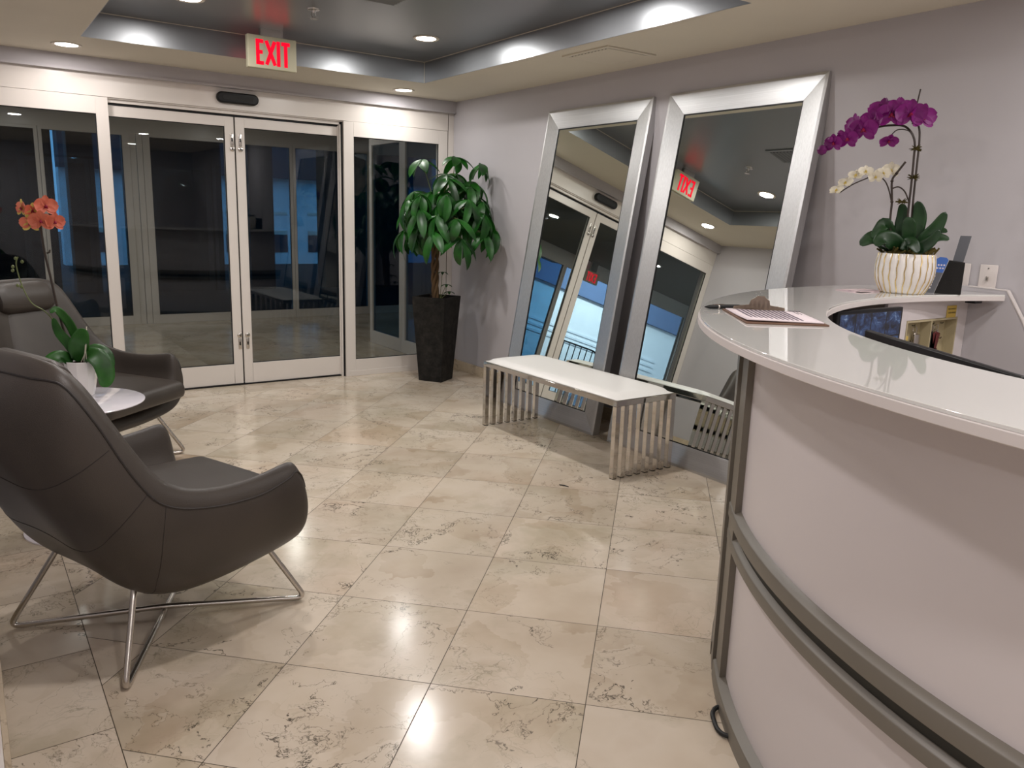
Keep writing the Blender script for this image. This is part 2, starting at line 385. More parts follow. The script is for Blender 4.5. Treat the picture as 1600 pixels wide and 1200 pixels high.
for (a, c) in (((TX0+e, TY1-e-h, ZT-h), (TX1-e, TY1-e, ZT)), ((TX1-e-h, TY0+e, ZT-h), (TX1-e, TY1-e, ZT)), ((TX1-e-h, TY1-e-h, ZC+.002), (TX1-e, TY1-e, ZT)), ((TX0+e, TY0+e, ZT-h), (TX0+e+h, TY1-e, ZT))): b.box(a, c)
struct(b.build('trim_1', M['vent']))
b = MB(); b.box((XR, -3.0, 0), (XR+.1, YB+.04, ZC)); struct(b.build('wall_right', M['wall']))
XK = -.125    # the wall steps back behind the chairs, over a low white curb
b = MB(); b.box((XK-.12, 5.2, 0), (XL, YB+.04, ZC)); b.box((XK-.12, 1.15, 0), (XK, 5.2, ZC)); struct(b.build('wall_left', M['wall']))
b = MB(); b.box((-2.9, 1.15, 0), (XK-.12, 1.27, ZC)); b.box((-2.9, -3.0, 0), (-2.8, 1.15, ZC)); b.box((-2.8, -3.0, 0), (XR, -2.9, ZC)); struct(b.build('wall_front', M['wall']))
# paint band above the door header
b = MB(); b.box((XL, YB-.03, 2.198), (XR, YB+.12, ZC)); b.box((XL, YB-.042, 2.198), (XR-.012, YB-.03, 2.212)); struct(b.build('wall_back', M['wall']))
b = MB(); b.box((XR-.014, 3.0, 0), (XR, YB-.05, .088)); struct(b.build('baseboard_right', M['base'], bevel=.002))
b = MB(); b.box((XL, 1.15, 0), (XL+.014, YB-.05, .088)); struct(b.build('baseboard_left', M['base'], bevel=.002))
b = MB(); b.box((XK, 1.15, 0), (XL, 5.2, .092)); struct(b.build('trim_9', M['white'], bevel=.003))

# ------------------------------------------------------------------ sliding door front
HB = 2.055      # underside of the header
b = MB(); b.box((XL, YB, HB), (3.548, YB+.16, 2.2)); b.box((3.556, YB+.004, 0), (XR, YB+.14, 2.2))
b.box((.925, YB+.012, HB-.008), (2.60, YB+.15, HB)); b.box((.93, YB+.03, HB-.03), (2.60, YB+.05, HB-.008))
struct(b.build('trim_2', M['white'], bevel=.0015))
b = MB(); b.box((.93, YB+.055, HB-.04), (2.60, YB+.14, HB-.006)); b.box((3.548, YB+.02, 0), (3.556, YB+.1, 2.2)); struct(b.build('trim_3', M['black']))
def panel(name, x0, x1, y0, y1, z0, z1, sl, sr, rt, rb, glassm, kind=True, face=M['white'], low_line=False):
    """a glazed panel: root frame with a glass child; sl/sr stile widths, rt/rb rail heights"""
    f = MB()
    f.box((x0, y0, z0), (x0+sl, y1, z1)); f.box((x1-sr, y0, z0), (x1, y1, z1))
    f.box((x0+sl, y0, z1-rt), (x1-sr, y1, z1)); f.box((x0+sl, y0, z0), (x1-sr, y1, z0+rb))
    if low_line: f.box((x0+.03, y0-.004, z0), (x1, y0, z0+.045))
    o = struct(f.build(name, face, bevel=.0015))
    g = MB(); ym = (y0+y1)/2; g.box((x0+sl-.004, ym-.003, z0+rb-.004), (x1-sr+.004, ym+.003, z1-rt+.004)); g.build('glass_pane', glassm, o)
    k = MB(); q = .005
    for yy in (y0+.008,):
        k.box((x0+sl, yy, z0+rb), (x0+sl+q, yy+.01, z1-rt)); k.box((x1-sr-q, yy, z0+rb), (x1-sr, yy+.01, z1-rt))
        k.box((x0+sl, yy, z1-rt-q), (x1-sr, yy+.01, z1-rt)); k.box((x0+sl, yy, z0+rb), (x1-sr, yy+.01, z0+rb+q))
    k.build('gasket', M['rubber'], o)
    return o
w1 = panel('window_1', XL+.002, .925, YB, YB+.045, 0, HB-.002, .07, .075, .11, .14, M['glass'], low_line=True)
w2 = panel('window_2', 2.60, 3.546, YB, YB+.045, 0, HB-.002, .085, .085, .112, .14, M['glass'], low_line=True)
d1 = panel('door_1', .86, 1.765, YB+.06, YB+.10, .012, HB-.045, .07, .066, .07, .155, M['glass'])
d2 = panel('door_2', 1.776, 2.665, YB+.06, YB+.10, .012, HB-.045, .066, .07, .07, .155, M['glass'])
b = MB(); b.box((2.575, YB+.03, 0), (2.60, YB+.058, HB-.01)); b.box((2.568, YB+.05, 0.01), (2.575, YB+.058, HB-.04)); struct(b.build('trim_4', M['white'], bevel=.001))
b = MB(); b.box((2.588, YB+.02, 0), (2.60, YB+.03, HB-.01)); b.box((.925, YB+.05, 0), (2.6, YB+.11, .011)); b.box((1.765, YB+.075, .02), (1.776, YB+.085, HB-.05)); struct(b.build('trim_5', M['black']))
# locks on both meeting stiles, part of the doors
for par, xx in ((d1, 1.748), (d2, 1.808)):
    for z0, up in ((1.805, True), (.285, False)):
        L = MB(); yy = YB+.06
        L.rbox((xx-.012, yy-.006, z0), (xx+.012, yy, z0+.085), .003)
        zc = z0-.022 if up else z0+.107
        L.lathe([(.0, 0), (.018, 0), (.018, .008), (.013, .011), (0, .011)], 20, M=Matrix.Translation((xx, yy, zc)) @ Matrix.Rotation(pi/2, 4, 'X'))
        lk = L.build('door_lock', M['steel'], par)
        K = MB(); K.box((xx-.005, yy-.0075, z0+.03), (xx+.005, yy-.0055, z0+.055)); K.box((xx-.003, yy-.0135, zc-.008), (xx+.003, yy-.0105, zc+.008)); K.build('keyhole', M['black'], lk)

# automatic door sensor
sen = MB(); Mx = Matrix.Translation((1.778, YB-.001, 2.131)) @ Matrix.Rotation(pi/2, 4, 'X')
def stadium(w, h_, n=10):
    r = h_/2; out = []
    for k in range(n+1): a = -pi/2+pi*k/n; out.append((w/2-r+r*cos(a), r*sin(a)))
    for k in range(n+1): a = pi/2+pi*k/n; out.append((-w/2+r+r*cos(a), r*sin(a)))
    return out
sen.prism(stadium(.30, .078), 0, .042, M=Mx)
so = sen.build('motion_sensor', M['black'], bevel=.012, seg=4); tag(so, 'black oval motion sensor mounted on the white header over the sliding doors', 'sensor')
sn = MB(); sn.prism(stadium(.22, .03), .041, .044, M=Mx); sn.box((1.772, YB-.0475, 2.133), (1.786, YB-.044, 2.139)); sn.build('sensor_lens', M['rubber'], so)

# ------------------------------------------------------------------ ceiling fittings
def downlight(x, y, z, w, col, label, group, r=.078):
    o = empty('ceiling_downlight', (x, y, z), label, 'ceiling light', group)
    t = MB(); t.lathe([(r*.80, .0), (r*.80, -.004), (r*1.02, -.007), (r*1.08, -.003), (r*1.08, 0)], 36); t.build('trim_ring', M['lamp_trim'], o)
    t = MB(); t.lathe([(r*.80, -.003), (r*.78, -.0045), (0.001, -.006)], 32); t.build('lens', M['lampglow'], o)
    ld = bpy.data.lights.new('downlight_bulb', 'AREA'); ld.shape = 'DISK'; ld.energy = w; ld.color = col; ld.size = r*1.5
    lo = bpy.data.objects.new('downlight_bulb', ld); COL.objects.link(lo); lo.parent = o; lo.location = (0, 0, -.009)
    return o
LN = ['round downlight in the low ceiling above the left glass panel', 'round downlight in the low ceiling near the right wall corner above the plant side',
      'bright round downlight in the grey ceiling tray, toward the mirrors', 'round downlight in the ceiling tray, cut by the top edge of the picture',
      'round downlight in the tray, nearer the reception desk by the mirror wall', 'round downlight in the tray above the near lounge chair',
      'round downlight behind the tray over the left wall end', 'unseen fill downlight added over the curved desk front', 'unseen fill downlight added over the seat behind the desk', 'first unseen fill downlight added in the ceiling behind the camera', 'unseen fill downlight added in the side bay behind the camera', 'rear fill downlight added unseen near the back of the lobby', 'rear fill downlight added unseen in the far corner of the side bay', 'unseen fill downlight added behind the reception desk near the back']
for (x, y, z, w, c), lb in zip(ROOM_LIGHTS, LN): downlight(x, y, z, w, c, lb, None)
for (x, y, z, w, c), lb in zip(VEST_LIGHTS, ['round downlight in the vestibule ceiling behind the left glass', 'round downlight in the vestibule ceiling behind the right door', 'round downlight at the far left end of the vestibule']): downlight(x, y, z, w, c, lb, None)

def sprinkler(x, y, z, label):
    o = empty('fire_sprinkler', (x, y, z), label, 'sprinkler')
    t = MB(); t.lathe([(.035, 0), (.033, -.006), (.012, -.009), (.009, -.02)], 20); t.build('escutcheon', M['steel'], o)
    t = MB(); t.tube([(-.012, 0, -.018), (-.014, 0, -.035), (0, 0, -.05)], .0025, 6); t.tube([(.012, 0, -.018), (.014, 0, -.035), (0, 0, -.05)], .0025, 6)
    t.lathe([(.022, -.052), (.022, -.05), (.002, -.049)], 12)
    for k in range(6): a = k*pi/3; t.box((-.002, .02, -.052), (.002, .027, -.05), M=Matrix.Rotation(a, 4, 'Z'))
    t.build('deflector', M['steel'], o)
sprinkler(1.74, 4.50, ZT, 'small chrome fire sprinkler head on the dark tray ceiling right of the exit sign')

def vent(x0, x1, y0, y1, z, label, ns, mat, dark):
    o = empty('air_vent', ((x0+x1)/2, (y0+y1)/2, z), label, 'vent'); W, H = (x1-x0)/2, (y1-y0)/2; fr = .028
    t = MB(); t.box((-W, -H, -.008), (-W+fr, H, 0)); t.box((W-fr, -H, -.008), (W, H, 0)); t.box((-W+fr, -H, -.008), (W-fr, -H+fr, 0)); t.box((-W+fr, H-fr, -.008), (W-fr, H, 0)); t.build('vent_frame', mat, o, bevel=.002)
    t = MB(); t.box((-W+fr, -H+fr, -.001), (W-fr, H-fr, 0)); t.build('backing', dark, o)
    t = MB()
    for k in range(ns):
        y = -H+fr+(k+.5)*(2*(H-fr))/ns
        t.box((-W+fr, -.0085, -.0008), (W-fr, .0085, .0008), M=Matrix.Translation((0, y, -.010)) @ Matrix.Rotation(radians(-20), 4, 'X'))
    t.build('louvres', mat, o)
vent(3.05, 3.42, 3.54, 3.95, ZC, 'square cream louvred air vent in the low ceiling above the mirrors', 12, M['vent'], M['black'])
vent(1.80, 2.05, 3.82, 4.12, ZT, 'dark grey air vent in the tray ceiling, seen only in the right mirror', 8, M['tray'], M['black'])

def exit_sign(loc, rz, label, canopy_top):
    o = empty('exit_sign', loc, label, 'sign', rz=rz)   # local: x right, z up, front faces -y; origin at sign's top centre
    W, H, D = .305, .19, .045
    t = MB(); t.rbox((-W/2, 0, -H), (W/2, D, 0), .004); t.build('sign_housing', M['exitbox'], o)
    t = MB(); t.box((-.07, .005, .0), (.07, D-.005, canopy_top)); t.build('canopy', M['steel'], o)
    for side in (0, 1):
        Mt = Matrix.Identity(4) if side == 0 else Matrix.Translation((0, D, 0)) @ Matrix.Rotation(pi, 4, 'Z')
        st = .022; hh = .143; z0 = -.168; yy = -.002
        def bar(bm_, x0, za, x1, zb, w=st):
            d = Vector((x1-x0, 0, zb-za)); L = d.length; a = atan2(d.z, d.x)
            bm_.rbox((-w/2*.2, yy, -w/2), (L+w/2*.2, yy+.004, w/2), .0015, M=Mt @ Matrix.Translation((x0, 0, za)) @ Matrix.Rotation(-a, 4, 'Y'))
        xs = -.092
        b_ = MB(); bar(b_, xs, z0, xs, z0+hh); bar(b_, xs-.009, z0+.009, xs+.034, z0+.009); bar(b_, xs-.009, z0+hh-.009, xs+.034, z0+hh-.009); bar(b_, xs, z0+hh/2, xs+.028, z0+hh/2); b_.build('letter', M['exitglow'], o)
        b_ = MB(); bar(b_, -.038, z0+.004, .014, z0+hh-.004); bar(b_, -.038, z0+hh-.004, .014, z0+.004); b_.build('letter', M['exitglow'], o)
        b_ = MB(); bar(b_, .037, z0, .037, z0+hh); b_.build('letter', M['exitglow'], o)
        b_ = MB(); bar(b_, .083, z0, .083, z0+hh); bar(b_, .058, z0+hh-.009, .108, z0+hh-.009); b_.build('letter', M['exitglow'], o)
    return o
exit_sign((1.725, 5.16, 2.395), 0, 'lit red EXIT sign hanging from the grey tray ceiling in front of the sliding doors', ZT-2.395)
exit_sign((-1.42, 9.80, 2.17), 0, 'second lit EXIT sign in the vestibule, seen only in the left mirror', 2.34-2.17)

# ------------------------------------------------------------------ leaning mirrors
TH = .165; ML = 2.13; MD = .055; FW_ = .128
def leaning_mirror(y0, y1, label):
    o = empty('leaning_mirror', (3.235, (y0+y1)/2, 0), label, 'mirror')
    R = Matrix.Rotation(TH, 4, 'Y')        # local z runs up the slope, local x into the wall side
    W = (y1-y0)/2; off = Matrix.Translation((0, 0, 0))
    def P(x, y, z): return R @ Vector((x, y, z))
    rec = .018
    def stile(name, pts, mat):
        # pts: outer a, outer b, inner b, inner a in (y,z)
        (ya, za), (yb, zb), (yc, zc), (yd, zd) = pts
        t = MB()
        A, B, C_, D = P(.004, ya, za), P(.004, yb, zb), P(rec, yc, zc), P(rec, yd, zd)
        def lerp(p, q, f): return p+(q-p)*f
        nx = P(1, 0, 0)
        ridge1 = lerp(A, D, .12)-nx*.004; ridge2 = lerp(B, C_, .12)-nx*.004
        b0 = [P(MD, ya, za), P(MD, yb, zb), P(MD, yc, zc), P(MD, yd, zd)]
        t.add([A, B, ridge2, ridge1, C_, D]+b0, [(0, 1, 2, 3), (3, 2, 4, 5), (0, 6, 7, 1), (5, 4, 8, 9), (6, 9, 8, 7), (0, 3, 5, 9, 6), (1, 7, 8, 4, 2)])
        return t.build(name, mat, o, bevel=.0012)
    zi0, zi1 = FW_, ML-FW_
    stile('frame_rail', [(-W, ML), (W, ML), (W-FW_, zi1), (-W+FW_, zi1)], M['frame_h'])
    stile('frame_rail', [(-W, 0), (W, 0), (W-FW_, zi0), (-W+FW_, zi0)], M['frame_h'])
    stile('frame_stile', [(-W, 0), (-W, ML), (-W+FW_, zi1), (-W+FW_, zi0)], M['frame_v'])
    stile('frame_stile', [(W, 0), (W, ML), (W-FW_, zi1), (W-FW_, zi0)], M['frame_v'])
    t = MB(); x0 = rec+.006; vs = [P(x0, -W+FW_-.004, zi0-.004), P(x0, W-FW_+.004, zi0-.004), P(x0, W-FW_+.004, zi1+.004), P(x0, -W+FW_-.004, zi1+.004)]
    vs += [v+P(.005, 0, 0) for v in vs]
    t.add(vs, [(0, 1, 2, 3), (7, 6, 5, 4), (0, 4, 5, 1), (1, 5, 6, 2), (2, 6, 7, 3), (3, 7, 4, 0)]); t.build('mirror_glass', M['mirror'], o)
    t = MB(); q = .005
    for (ya, yb, za, zb) in ((-W+FW_, -W+FW_+q, zi0, zi1), (W-FW_-q, W-FW_, zi0, zi1), (-W+FW_, W-FW_, zi0, zi0+q), (-W+FW_, W-FW_, zi1-q, zi1)):
        vv = [P(x, y, z) for x in (rec+.001, x0+.0005) for y in (ya, yb) for z in (za, zb)]
        t.add(vv, [(0, 1, 3, 2), (4, 6, 7, 5), (0, 4, 5, 1), (2, 3, 7, 6), (0, 2, 6, 4), (1, 5, 7, 3)])
    t.build('frame_slip', M['black'], o)
    t = MB(); vs = [P(x, y, z) for x in (MD-.006, MD-.001) for y in (-W+.02, W-.02) for z in (.03, ML-.03)]
    t.add(vs, [(0, 1, 3, 2), (4, 6, 7, 5), (0, 4, 5, 1), (2, 3, 7, 6), (0, 2, 6, 4), (1, 5, 7, 3)]); t.build('backing_board', M['black'], o)
    return o
leaning_mirror(3.71, 4.77, 'tall silver framed mirror leaning on the wall, behind the far end of the bench')
leaning_mirror(2.505, 3.575, 'tall silver framed mirror leaning on the wall, beside the reception desk')

# ------------------------------------------------------------------ bench
BX0, BX1, BY0, BY1, BZ = 3.02-.275+.0, 3.20, 3.0, 4.29, .428
BX0, BX1, BY0, BY1 = 2.762, 3.200, 2.985, 4.275
bo = empty('slatted_bench', ((BX0+BX1)/2, (BY0+BY1)/2, 0), 'polished chrome bench with slatted ends and a white padded seat', 'bench')
bo_off = Matrix.Translation((-(BX0+BX1)/2, -(BY0+BY1)/2, 0))
TB = .030
t = MB()
for y in (BY0, BY1-TB): t.box((BX0, y, BZ-.03), (BX1, y+TB, BZ), M=bo_off)
for x in (BX0, BX1-TB): t.box((x, BY0+TB, BZ-.03), (x+TB, BY1-TB, BZ), M=bo_off)
t.box((BX0+TB, BY0+TB, BZ-.012), (BX1-TB, BY1-TB, BZ-.002), M=bo_off)
t.build('seat_frame', M['chrome'], bo, bevel=.002)
NS = 8
for y in (BY0, BY1-TB):
    for k in range(NS):
        x = BX0+k*(BX1-BX0-TB)/(NS-1)
        t = MB(); t.box((x, y, .004), (x+TB, y+TB, BZ-.03), M=bo_off); lg = t.build('leg_slat', M['chrome'], bo, bevel=.002)
        t = MB(); t.box((x+.002, y+.002, 0), (x+TB-.002, y+TB-.002, .005), M=bo_off); t.build('foot_cap', M['black'], lg)
t = MB(); w_, l_ = (BX1-BX0)/2-.008, (BY1-BY0)/2-.008
rows = []
n1, n2 = 14, 26
for i in range(n2+1):
    row = []
    for j in range(n1+1):
        a = 2*i/n2-1; c = 2*j/n1-1
        e1 = max(0, 1-abs(a)**14)*max(0, 1-abs(c)**8)
        row.append((c*w_*(1-.006*(1-e1)), a*l_, BZ+.003+.028*e1**.5))
    rows.append(row)
t.grid(rows)
edge = [rows[0][j] for j in range(n1+1)]+[rows[i][n1] for i in range(1, n2+1)]+[rows[n2][j] for j in range(n1-1, -1, -1)]+[rows[i][0] for i in range(n2-1, 0, -1)]
nE = len(edge); t.add([p for p in edge]+[(p[0]*.99, p[1]*.99, BZ-.001) for p in edge], [(i, (i+1) % nE, nE+(i+1) % nE, nE+i) for i in range(nE)]+[[nE+i for i in range(nE)]], 0, False)
t.build('seat_pad', M['vinyl'], bo)

# ------------------------------------------------------------------ lounge chairs
def lounge_chair(cx, cy, ang, label, leg_turn=0):
    o = empty('lounge_chair', (cx, cy, 0), label, 'chair', 'grey leather lounge chairs round the side table', rz=ang)
    T = [(.236,.405,.530),(.18,.408,.512),(.07,.405,.490),(-.09,.405,.500),(-.225,.392,.540),(-.295,.365,.630),(-.365,.328,.790),(-.43,.295,.905),(-.475,.20,.918),(-.485,0,.915)]
    Mm = [(.300,.412,.40),(.23,.418,.39),(.12,.415,.37),(-.08,.415,.36),(-.25,.395,.38),(-.37,.352,.49),(-.455,.305,.68),(-.495,.25,.82),(-.53,.15,.86),(-.54,0,.86)]
    L = [(.292,.375,.272),(.22,.37,.248),(.12,.355,.225),(-.08,.345,.200),(-.25,.315,.210),(-.37,.25,.345),(-.465,.19,.55),(-.525,.15,.72),(-.55,.09,.79),(-.555,0,.80)]
    U = [(.285,.16,.225),(.2,.16,.21),(.1,.15,.195),(-.06,.15,.180),(-.22,.13,.200),(-.345,.10,.345),(-.46,.07,.55),(-.53,.05,.71),(-.555,.035,.77)]
    I = [(.255,.325,.540),(.195,.328,.530),(.07,.332,.515),(-.08,.332,.520),(-.185,.32,.560),(-.235,.295,.65),(-.305,.262,.80),(-.365,.235,.92),(-.405,.14,.945),(-.41,0,.945)]
    Fl = [(.265,.31,.280),(.19,.31,.290),(.07,.305,.305),(-.07,.30,.305),(-.16,.28,.325),(-.215,.235,.43),(-.285,.19,.61),(-.34,.15,.78),(-.38,.09,.87)]
    T, Mm, L, U, I, Fl = [[(p[0]+.022, p[1], p[2]) for p in a_] for a_ in (T, Mm, L, U, I, Fl)]
    K = len(T)-1
    Cr = [((a[0]+c[0])/2, (a[1]+c[1])/2, max(a[2], c[2])+(.034 if k_ < 6 else .022)) for k_, (a, c) in enumerate(zip(T, I))]
    vs = []; idx = {}
    def V(key, p):
        idx[key] = len(vs); vs.append(p)
    for s_ in (1, -1):
        for nm, ar in (('F', Fl), ('I', I), ('C', Cr), ('T', T), ('M', Mm), ('L', L), ('U', U)):
            for k, p in enumerate(ar):
                if k == K:
                    if s_ == 1: V((nm, K, 0), p)
                else: V((nm, k, s_), (p[0], s_*p[1], p[2]))
    def g(nm, k, s_): return idx[(nm, K, 0)] if k == K else idx[(nm, k, s_)]
    fs = []
    for s_ in (1, -1):
        for k in range(K):
            for a, c in (('I', 'C'), ('C', 'T'), ('T', 'M'), ('M', 'L')): fs.append((g(a, k, s_), g(a, k+1, s_), g(c, k+1, s_), g(c, k, s_)))
        for k in range(K-1):
            fs.append((g('L', k, s_), g('L', k+1, s_), g('U', k+1, s_), g('U', k, s_))); fs.append((g('F', k, s_), g('F', k+1, s_), g('I', k+1, s_), g('I', k, s_)))
        fs.append((g('L', K-1, s_), g('L', K, s_), g('U', K-1, s_))); fs.append((g('F', K-1, s_), g('I', K, s_), g('I', K-1, s_)))
        fs.append((g('I', 0, s_), g('C', 0, s_), g('T', 0, s_), g('M', 0, s_))); fs.append((g('I', 0, s_), g('M', 0, s_), g('L', 0, s_), g('F', 0, s_)))
        fs.append((g('F', 0, s_), g('L', 0, s_), g('U', 0, s_)))
    for k in range(K-1):
        fs.append((g('U', k, 1), g('U', k+1, 1), g('U', k+1, -1), g('U', k, -1))); fs.append((g('F', k, 1), g('F', k+1, 1), g('F', k+1, -1), g('F', k, -1)))
    fs.append((g('U', K-1, 1), g('L', K, 0), g('U', K-1, -1))); fs.append((g('F', K-1, 1), g('I', K, 0), g('F', K-1, -1)))
    fs.append((g('F', 0, 1), g('U', 0, 1), g('U', 0, -1), g('F', 0, -1)))
    t = MB(); t.add(vs, fs, 0, True); shell = t.build('shell', M['leather'], o, sub=3)
    # a snapper that lays seams and piping on the subdivided shell
    bpy.context.view_layer.update(); dg = bpy.context.evaluated_depsgraph_get(); ev = shell.evaluated_get(dg); me = ev.to_mesh()
    bv = BVHTree.FromPolygons([v.co.copy() for v in me.vertices], [list(p.vertices) for p in me.polygons]); ev.to_mesh_clear()
    def snap(p, lift=0.0):
        q, n, i, d = bv.find_nearest(Vector(p)); return q+n*lift
    full = [(p[0], p[1], p[2]) for p in T[:K]]+[T[K]]+[(p[0], -p[1], p[2]) for p in T[K-1::-1]]
    path = crom([(.33, .40, .47)]+full+[(.33, -.40, .47)], 10)
    t = MB(); t.tube([snap(p, .0005) for p in path], .0032, 6); t.build('piping', M['piping'], shell)
    t = MB()
    for s_ in (1, -1):
        seam = lambda pts: t.tube([snap((p[0], s_*p[1], p[2]), .0) for p in crom(pts, 8)], .0013, 5)
        seam([T[4], (-.222, .405, .45), Mm[4], (-.230, .37, .31), L[4], U[4]])
    seamf = lambda pts: t.tube([snap(p, 0) for p in crom(pts, 10)], .0013, 5)
    seamf([(-.325, .35, .72), (-.42, .33, .66), (-.475, .2, .60), (-.49, 0, .60), (-.475, -.2, .60), (-.42, -.33, .66), (-.325, -.35, .72)])
    seamf([(-.25, .38, .58), (-.34, .37, .49), (-.39, .25, .40), (-.40, 0, .39), (-.39, -.25, .40), (-.34, -.37, .49), (-.25, -.38, .58)])
    t.build('seam', M['piping'], shell)
    # seat cushion
    t = MB(); t.rbox((-.18, -.305, -.050), (.385, .305, .050), .042, seg=5)
    def seatf(v):
        x, y, z = v; zz = .39+z*(1.0+.12*cos(x*5))-.022*max(0, (x-.16)/.2)**2+.006; y *= (1-.06*max(0, (.05-x)/.25)); return (x, y, zz)
    bmv = t.v; t.v = [seatf(v) for v in bmv]
    t.build('seat_cushion', M['leather'], o, sub=1)
    t = MB(); rows = []; back = []
    for i in range(15):
        a = i/14; u_ = -.16-.215*a; z_ = .42+.42*a; wv = .25-.09*a; u_ += .0; rf = []; rk = []
        for j in range(13):
            c = 2*j/12-1; e_ = ((1-abs(c)**6)*(1-abs(2*a-1)**10))**.35
            rf.append((u_+.028*e_, c*wv*.92, z_+.014*e_)); rk.append((u_-.04*e_, c*wv*.92, z_-.02*e_))
        rows.append(rf); back.append(rk)
    t.grid(rows); t.grid(back); t.build('back_cushion', M['leather'], o)
    t = MB(); sec = 16; rings = []
    for j in range(19):
        c = 2*j/18-1; sc_ = (1-abs(c)**7)**.4 if abs(c) < 1 else .0; ring = []
        for k in range(sec):
            a = 2*pi*k/sec; x = .046*cos(a)*sc_; z = .082*sin(a)*sc_
            ring.append(Matrix.Rotation(radians(-24), 3, 'Y') @ Vector((x, 0, z))+Vector((-.345, c*.188, .868)))
        ring.append(ring[0]); rings.append(ring)
    t.grid(rings); t.build('headrest', M['leather'], o)
    # crossed sled legs
    for d in (1, -1):
        RZ = Matrix.Rotation(radians(leg_turn), 3, 'Z')
        A = RZ @ Vector((-.343, .311*d, .010)); B = RZ @ Vector((.343, -.311*d, .010)); zt = .285
        up1 = Vector((A.x*.63, A.y*.63, zt)); up2 = Vector((B.x*.66, B.y*.66, zt-.02))
        mid = [A, Vector((A.x*.1, A.y*.1, .010+(.019 if d == 1 else 0))), B] if d == 1 else [A, B]
        t = MB(); t.tube(fillet([up1, A, B, up2], .035, 6), .0095, 12) if d == -1 else t.tube(fillet([up1, A]+[Vector((0, 0, .0285))]+[B, up2], .035, 6), .0095, 12)
        t.build('leg', M['steel'], o)
    return o
lounge_chair(.468, 2.68, radians(20.8), 'grey leather lounge chair in front, seen from behind with its back to the left edge', 2.8)
lounge_chair(.495, 4.583, atan2(-.74, .67), 'grey leather lounge chair farther away behind the round white table, by the glass panel')

# ------------------------------------------------------------------ round side table
TCX, TCY = .345, 3.655
to = empty('side_table', (TCX, TCY, 0), 'small round white pedestal table between the two lounge chairs', 'table')
t = MB(); t.lathe([(.001, .538), (.20, .536), (.255, .541), (.268, .546), (.268, .549), (.262, .552), (.001, .552)], 64); t.build('tabletop', M['tabletop'], to)
t = MB(); t.lathe([(.225, 0), (.225, .006), (.19, .012), (.10, .022), (.045, .05), (.026, .12), (.022, .30), (.026, .44), (.05, .51), (.10, .537)], 48); t.build('pedestal_base', M['tabletop'], to)

# ------------------------------------------------------------------ plants
def leafmesh(mb, base, d, up, L, W, droop=.3, fold=.25, n=7, mi=0, twist=0.0, rootw=.15, tipw=.0, pw=.5):
    """strap / lance leaf growing from base along d"""
    d = Vector(d).normalized(); up = Vector(up); side = d.cross(up).normalized(); up = side.cross(d).normalized()
    if twist: R_ = Matrix.Rotation(twist, 3, d); side = R_ @ side; up = R_ @ up
    rows = []; p = Vector(base)
    for i in range(n+1):
        t_ = i/n; w = W/2*max(tipw, (sin(pi*min(1, (t_*(1-rootw)+rootw)))**pw if t_ < 1 else 0)); ang = droop*t_
        dd = (d*cos(ang)-up*sin(ang)); uu = (up*cos(ang)+d*sin(ang))
        if i: p = p+dd*(L/n)
        rows.append([p-side*w+uu*fold*w, p-side*w*.5+uu*fold*w*.45, p.copy(), p+side*w*.5+uu*fold*w*.45, p+side*w+uu*fold*w])
    mb.grid(rows, mi)

def leaf2(mb, pts, W, face, n=6, fold=.18, prof=None):
    """broad leaf along a curved midrib; face is the rough direction of its upper side"""
    c = crom(pts, n); N = len(c)-1; face = Vector(face).normalized(); rows = []
    for i, p in enumerate(c):
        t_ = i/N; d = (c[min(i+1, N)]-c[max(i-1, 0)]).normalized(); s_ = d.cross(face)
        s_ = s_.normalized() if s_.length > 1e-5 else d.orthogonal().normalized(); nn = s_.cross(d)
        w = W/2*(sin(pi*(.10+.90*t_))**.5 if t_ < .999 else .02)
        if t_ < .12: w *= .5+4*t_
        rows.append([p+s_*(w*k/3)+nn*(fold*w*(abs(k)/3)**1.5) for k in (-3, -2, -1, 0, 1, 2, 3)])
    mb.grid(rows)

